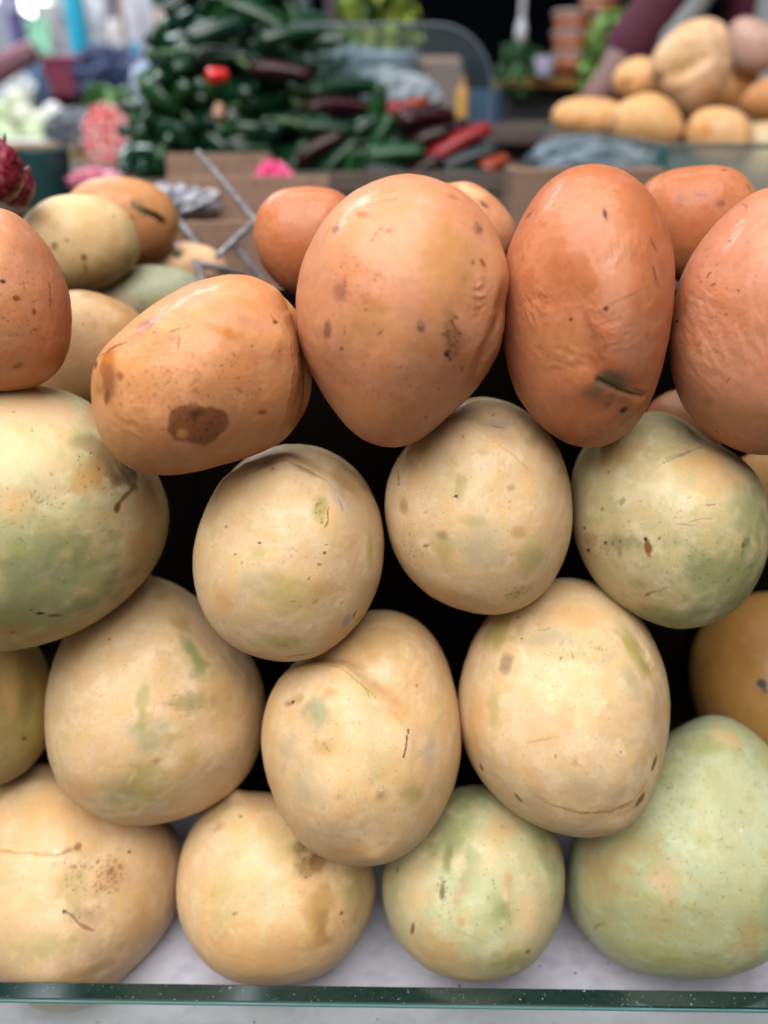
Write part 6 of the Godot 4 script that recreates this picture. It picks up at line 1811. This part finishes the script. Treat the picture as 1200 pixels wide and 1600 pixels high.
# ---- the vendor ----
func field_mesh(bones: Array, cell: float, blend: float, holes: Array = []) -> ArrayMesh:
	# surface nets round tapered capsules [from, to, radius, radius] joined by a smooth minimum
	var lo := Vector3.ONE * 1e9
	var hi := -lo
	for b in bones:
		for e in 2:
			lo = lo.min(b[e] - Vector3.ONE * (b[2 + e] + cell * 3))
			hi = hi.max(b[e] + Vector3.ONE * (b[2 + e] + cell * 3))
	var nx := int((hi.x - lo.x) / cell) + 2
	var ny := int((hi.y - lo.y) / cell) + 2
	var nz := int((hi.z - lo.z) / cell) + 2
	var f := PackedFloat32Array()
	f.resize(nx * ny * nz)
	f.fill(.2)
	for b in bones:
		var a: Vector3 = b[0]
		var ab: Vector3 = b[1] - a
		var l2 := maxf(ab.length_squared(), 1e-6)
		var reach: float = maxf(b[2], b[3]) + .09
		var p0: Vector3 = (a.min(b[1]) - Vector3.ONE * reach - lo) / cell
		var p1: Vector3 = (a.max(b[1]) + Vector3.ONE * reach - lo) / cell
		for z in range(maxi(0, int(p0.z)), mini(nz - 1, int(p1.z)) + 1):
			for y in range(maxi(0, int(p0.y)), mini(ny - 1, int(p1.y)) + 1):
				for x in range(maxi(0, int(p0.x)), mini(nx - 1, int(p1.x)) + 1):
					var p := lo + Vector3(x, y, z) * cell
					var t := clampf((p - a).dot(ab) / l2, 0.0, 1.0)
					var d: float = (p - a - ab * t).length() - lerpf(b[2], b[3], t)
					var i := (z * ny + y) * nx + x
					var old := f[i]
					var h := maxf(blend - absf(d - old), 0.0) / blend
					f[i] = minf(d, old) - h * h * blend * .25
	var index := PackedInt32Array()
	index.resize(f.size())
	index.fill(-1)
	var pos := PackedVector3Array()
	var idx := PackedInt32Array()
	var offs := [0, 1, nx, nx + 1, nx * ny, nx * ny + 1, nx * ny + nx, nx * ny + nx + 1]
	for z in nz - 1:
		for y in ny - 1:
			for x in nx - 1:
				var i := (z * ny + y) * nx + x
				var s := 0
				for k in 8:
					if f[i + offs[k]] < 0.0:
						s += 1
				if s == 0 or s == 8:
					continue
				var sum := Vector3.ZERO
				var n := 0
				for k in 8:
					for bit in [1, 2, 4]:
						if k & bit:
							continue
						var fa := f[i + offs[k]]
						var fb := f[i + offs[k | bit]]
						if (fa < 0.0) != (fb < 0.0):
							var q := Vector3(k & 1, (k >> 1) & 1, (k >> 2) & 1)
							var e := Vector3(1 if bit == 1 else 0, 1 if bit == 2 else 0, 1 if bit == 4 else 0)
							sum += q + e * (fa / (fa - fb))
							n += 1
				index[i] = pos.size()
				pos.append(lo + (Vector3(x, y, z) + sum / n) * cell)
	var steps := [1, nx, nx * ny]
	for z in range(1, nz - 1):
		for y in range(1, ny - 1):
			for x in range(1, nx - 1):
				var i := (z * ny + y) * nx + x
				for axis in 3:
					var inside := f[i] < 0.0
					if inside == (f[i + steps[axis]] < 0.0):
						continue
					var u: int = steps[(axis + 1) % 3]
					var v: int = steps[(axis + 2) % 3]
					var q := [index[i], index[i - u], index[i - u - v], index[i - v]]
					if not inside:
						q.reverse()
					idx.append_array([q[0], q[2], q[1], q[0], q[3], q[2]])
	return smooth(pos, idx)


func person() -> void:
	var shoulder := ground_at(1092, -75, 1.62)
	var elbow := ground_at(985, 82, 1.66)
	var wrist := ground_at(905, 190, 1.60)
	var neck := shoulder + Vector3(.20, .05, .03)
	var hip := Vector3(neck.x + .05, .92, neck.z - .02)
	var far := neck + Vector3(.16, -.05, .02)
	var head := neck + Vector3(-.01, .20, .04)
	var elbow2 := far + Vector3(.06, -.27, .05)
	var wrist2 := elbow2 + Vector3(-.06, -.20, .14)
	var who := thing("person", "person in a maroon shirt and grey apron reaching down behind the neighbouring stall", "person", Vector3(hip.x, 0, hip.z))
	var o := who.position
	var hand := (wrist - elbow).normalized()
	var across := hand.cross(Vector3.UP).normalized()
	var palm := wrist + hand * .075
	var bones := [
		[neck + Vector3(0, -.06, 0), hip, .125, .135], [neck, head + Vector3(0, -.06, 0), .055, .055], [head + Vector3(0, .02, 0), head + Vector3(0, -.05, .015), .088, .066],
		[head + Vector3(0, -.01, .08), head + Vector3(0, -.03, .095), .014, .016], [head + Vector3(.08, -.02, 0), head + Vector3(.082, -.05, 0), .014, .010], [head + Vector3(-.08, -.02, 0), head + Vector3(-.082, -.05, 0), .014, .010],
		[shoulder, elbow, .045, .038], [elbow, wrist, .036, .026], [wrist, palm, .030, .034],
		[far, elbow2, .052, .042], [elbow2, wrist2, .040, .028], [wrist2, wrist2 + Vector3(-.03, -.05, .06), .030, .026],
		[neck + Vector3(0, -.04, 0), shoulder, .08, .058], [neck + Vector3(0, -.04, 0), far, .08, .058],
		[hip + Vector3(-.09, 0, 0), Vector3(hip.x - .10, .50, hip.z + .02), .095, .062], [Vector3(hip.x - .10, .50, hip.z + .02), Vector3(hip.x - .10, .09, hip.z - .02), .060, .042], [Vector3(hip.x - .10, .05, hip.z - .02), Vector3(hip.x - .11, .04, hip.z + .14), .045, .038],
		[hip + Vector3(.09, 0, 0), Vector3(hip.x + .10, .50, hip.z + .02), .095, .062], [Vector3(hip.x + .10, .50, hip.z + .02), Vector3(hip.x + .10, .09, hip.z - .02), .060, .042], [Vector3(hip.x + .10, .05, hip.z - .02), Vector3(hip.x + .11, .04, hip.z + .14), .045, .038],
	]
	for k in 4:
		var root := palm + across * (.024 - .016 * k) + hand * .012
		bones.append([root, root + hand * [.030, .036, .034, .026][k] + Vector3(0, -.012, 0), .0095, .0085])
		bones.append([root + hand * [.030, .036, .034, .026][k] + Vector3(0, -.012, 0), root + hand * [.048, .058, .054, .042][k] + Vector3(0, -.034, 0), .0085, .0075])
	bones.append([wrist + hand * .02 + across * .022, wrist + hand * .055 + across * .055 + Vector3(0, -.015, 0), .012, .009])
	for b in bones:
		b[0] -= o
		b[1] -= o
	part("body", field_mesh(bones, .0135, .03), stuff_mat(Color(.14, .062, .050), .5), who)
	var shirt := []
	for b in [[neck + Vector3(0, -.07, 0), hip + Vector3(0, .02, 0), .142, .150], [neck + Vector3(0, -.05, 0), shoulder, .085, .056], [neck + Vector3(0, -.05, 0), far, .095, .074], [shoulder, elbow.lerp(shoulder, .06), .050, .054], [far, elbow2.lerp(far, .15), .060, .060]]:
		shirt.append([b[0] - o, b[1] - o, b[2], b[3]])
	part("shirt", field_mesh(shirt, .018, .03), stuff_mat(Color(.06, .004, .018), .8), who)
	var apron := []
	for b in [[ground_at(1118, -30, 1.56), ground_at(1040, 75, 1.565), .020, .022], [neck + Vector3(-.10, -.04, .085), neck + Vector3(-.095, -.30, .125), .030, .05], [neck + Vector3(.08, -.04, .085), neck + Vector3(.085, -.30, .125), .030, .05], [neck + Vector3(-.05, -.30, .12), hip + Vector3(-.05, -.12, .11), .08, .09], [neck + Vector3(.06, -.30, .12), hip + Vector3(.06, -.12, .11), .08, .09]]:
		apron.append([b[0] - o, b[1] - o, b[2], b[3]])
	part("apron", field_mesh(apron, .018, .03), stuff_mat(Color(.16, .165, .17), .8), who)
	part("hair", ball(Vector3(.19, .15, .20), 88, .05), stuff_mat(Color(.015, .010, .008), .5), who, head - o + Vector3(0, .055, -.022))
	for s in [-1, 1]:
		part("eye", ball(Vector3.ONE * .024, 1, 0.0), stuff_mat(Color(.6, .58, .55), .2), who, head - o + Vector3(.032 * s, .0, .072))
	part("mouth", tube([Vector3(-.024, 0, 0), Vector3(0, -.002, .006), Vector3(.024, 0, 0)], [.003, .006, .003], 8), stuff_mat(Color(.28, .08, .07), .4), who, head - o + Vector3(0, -.068, .073))
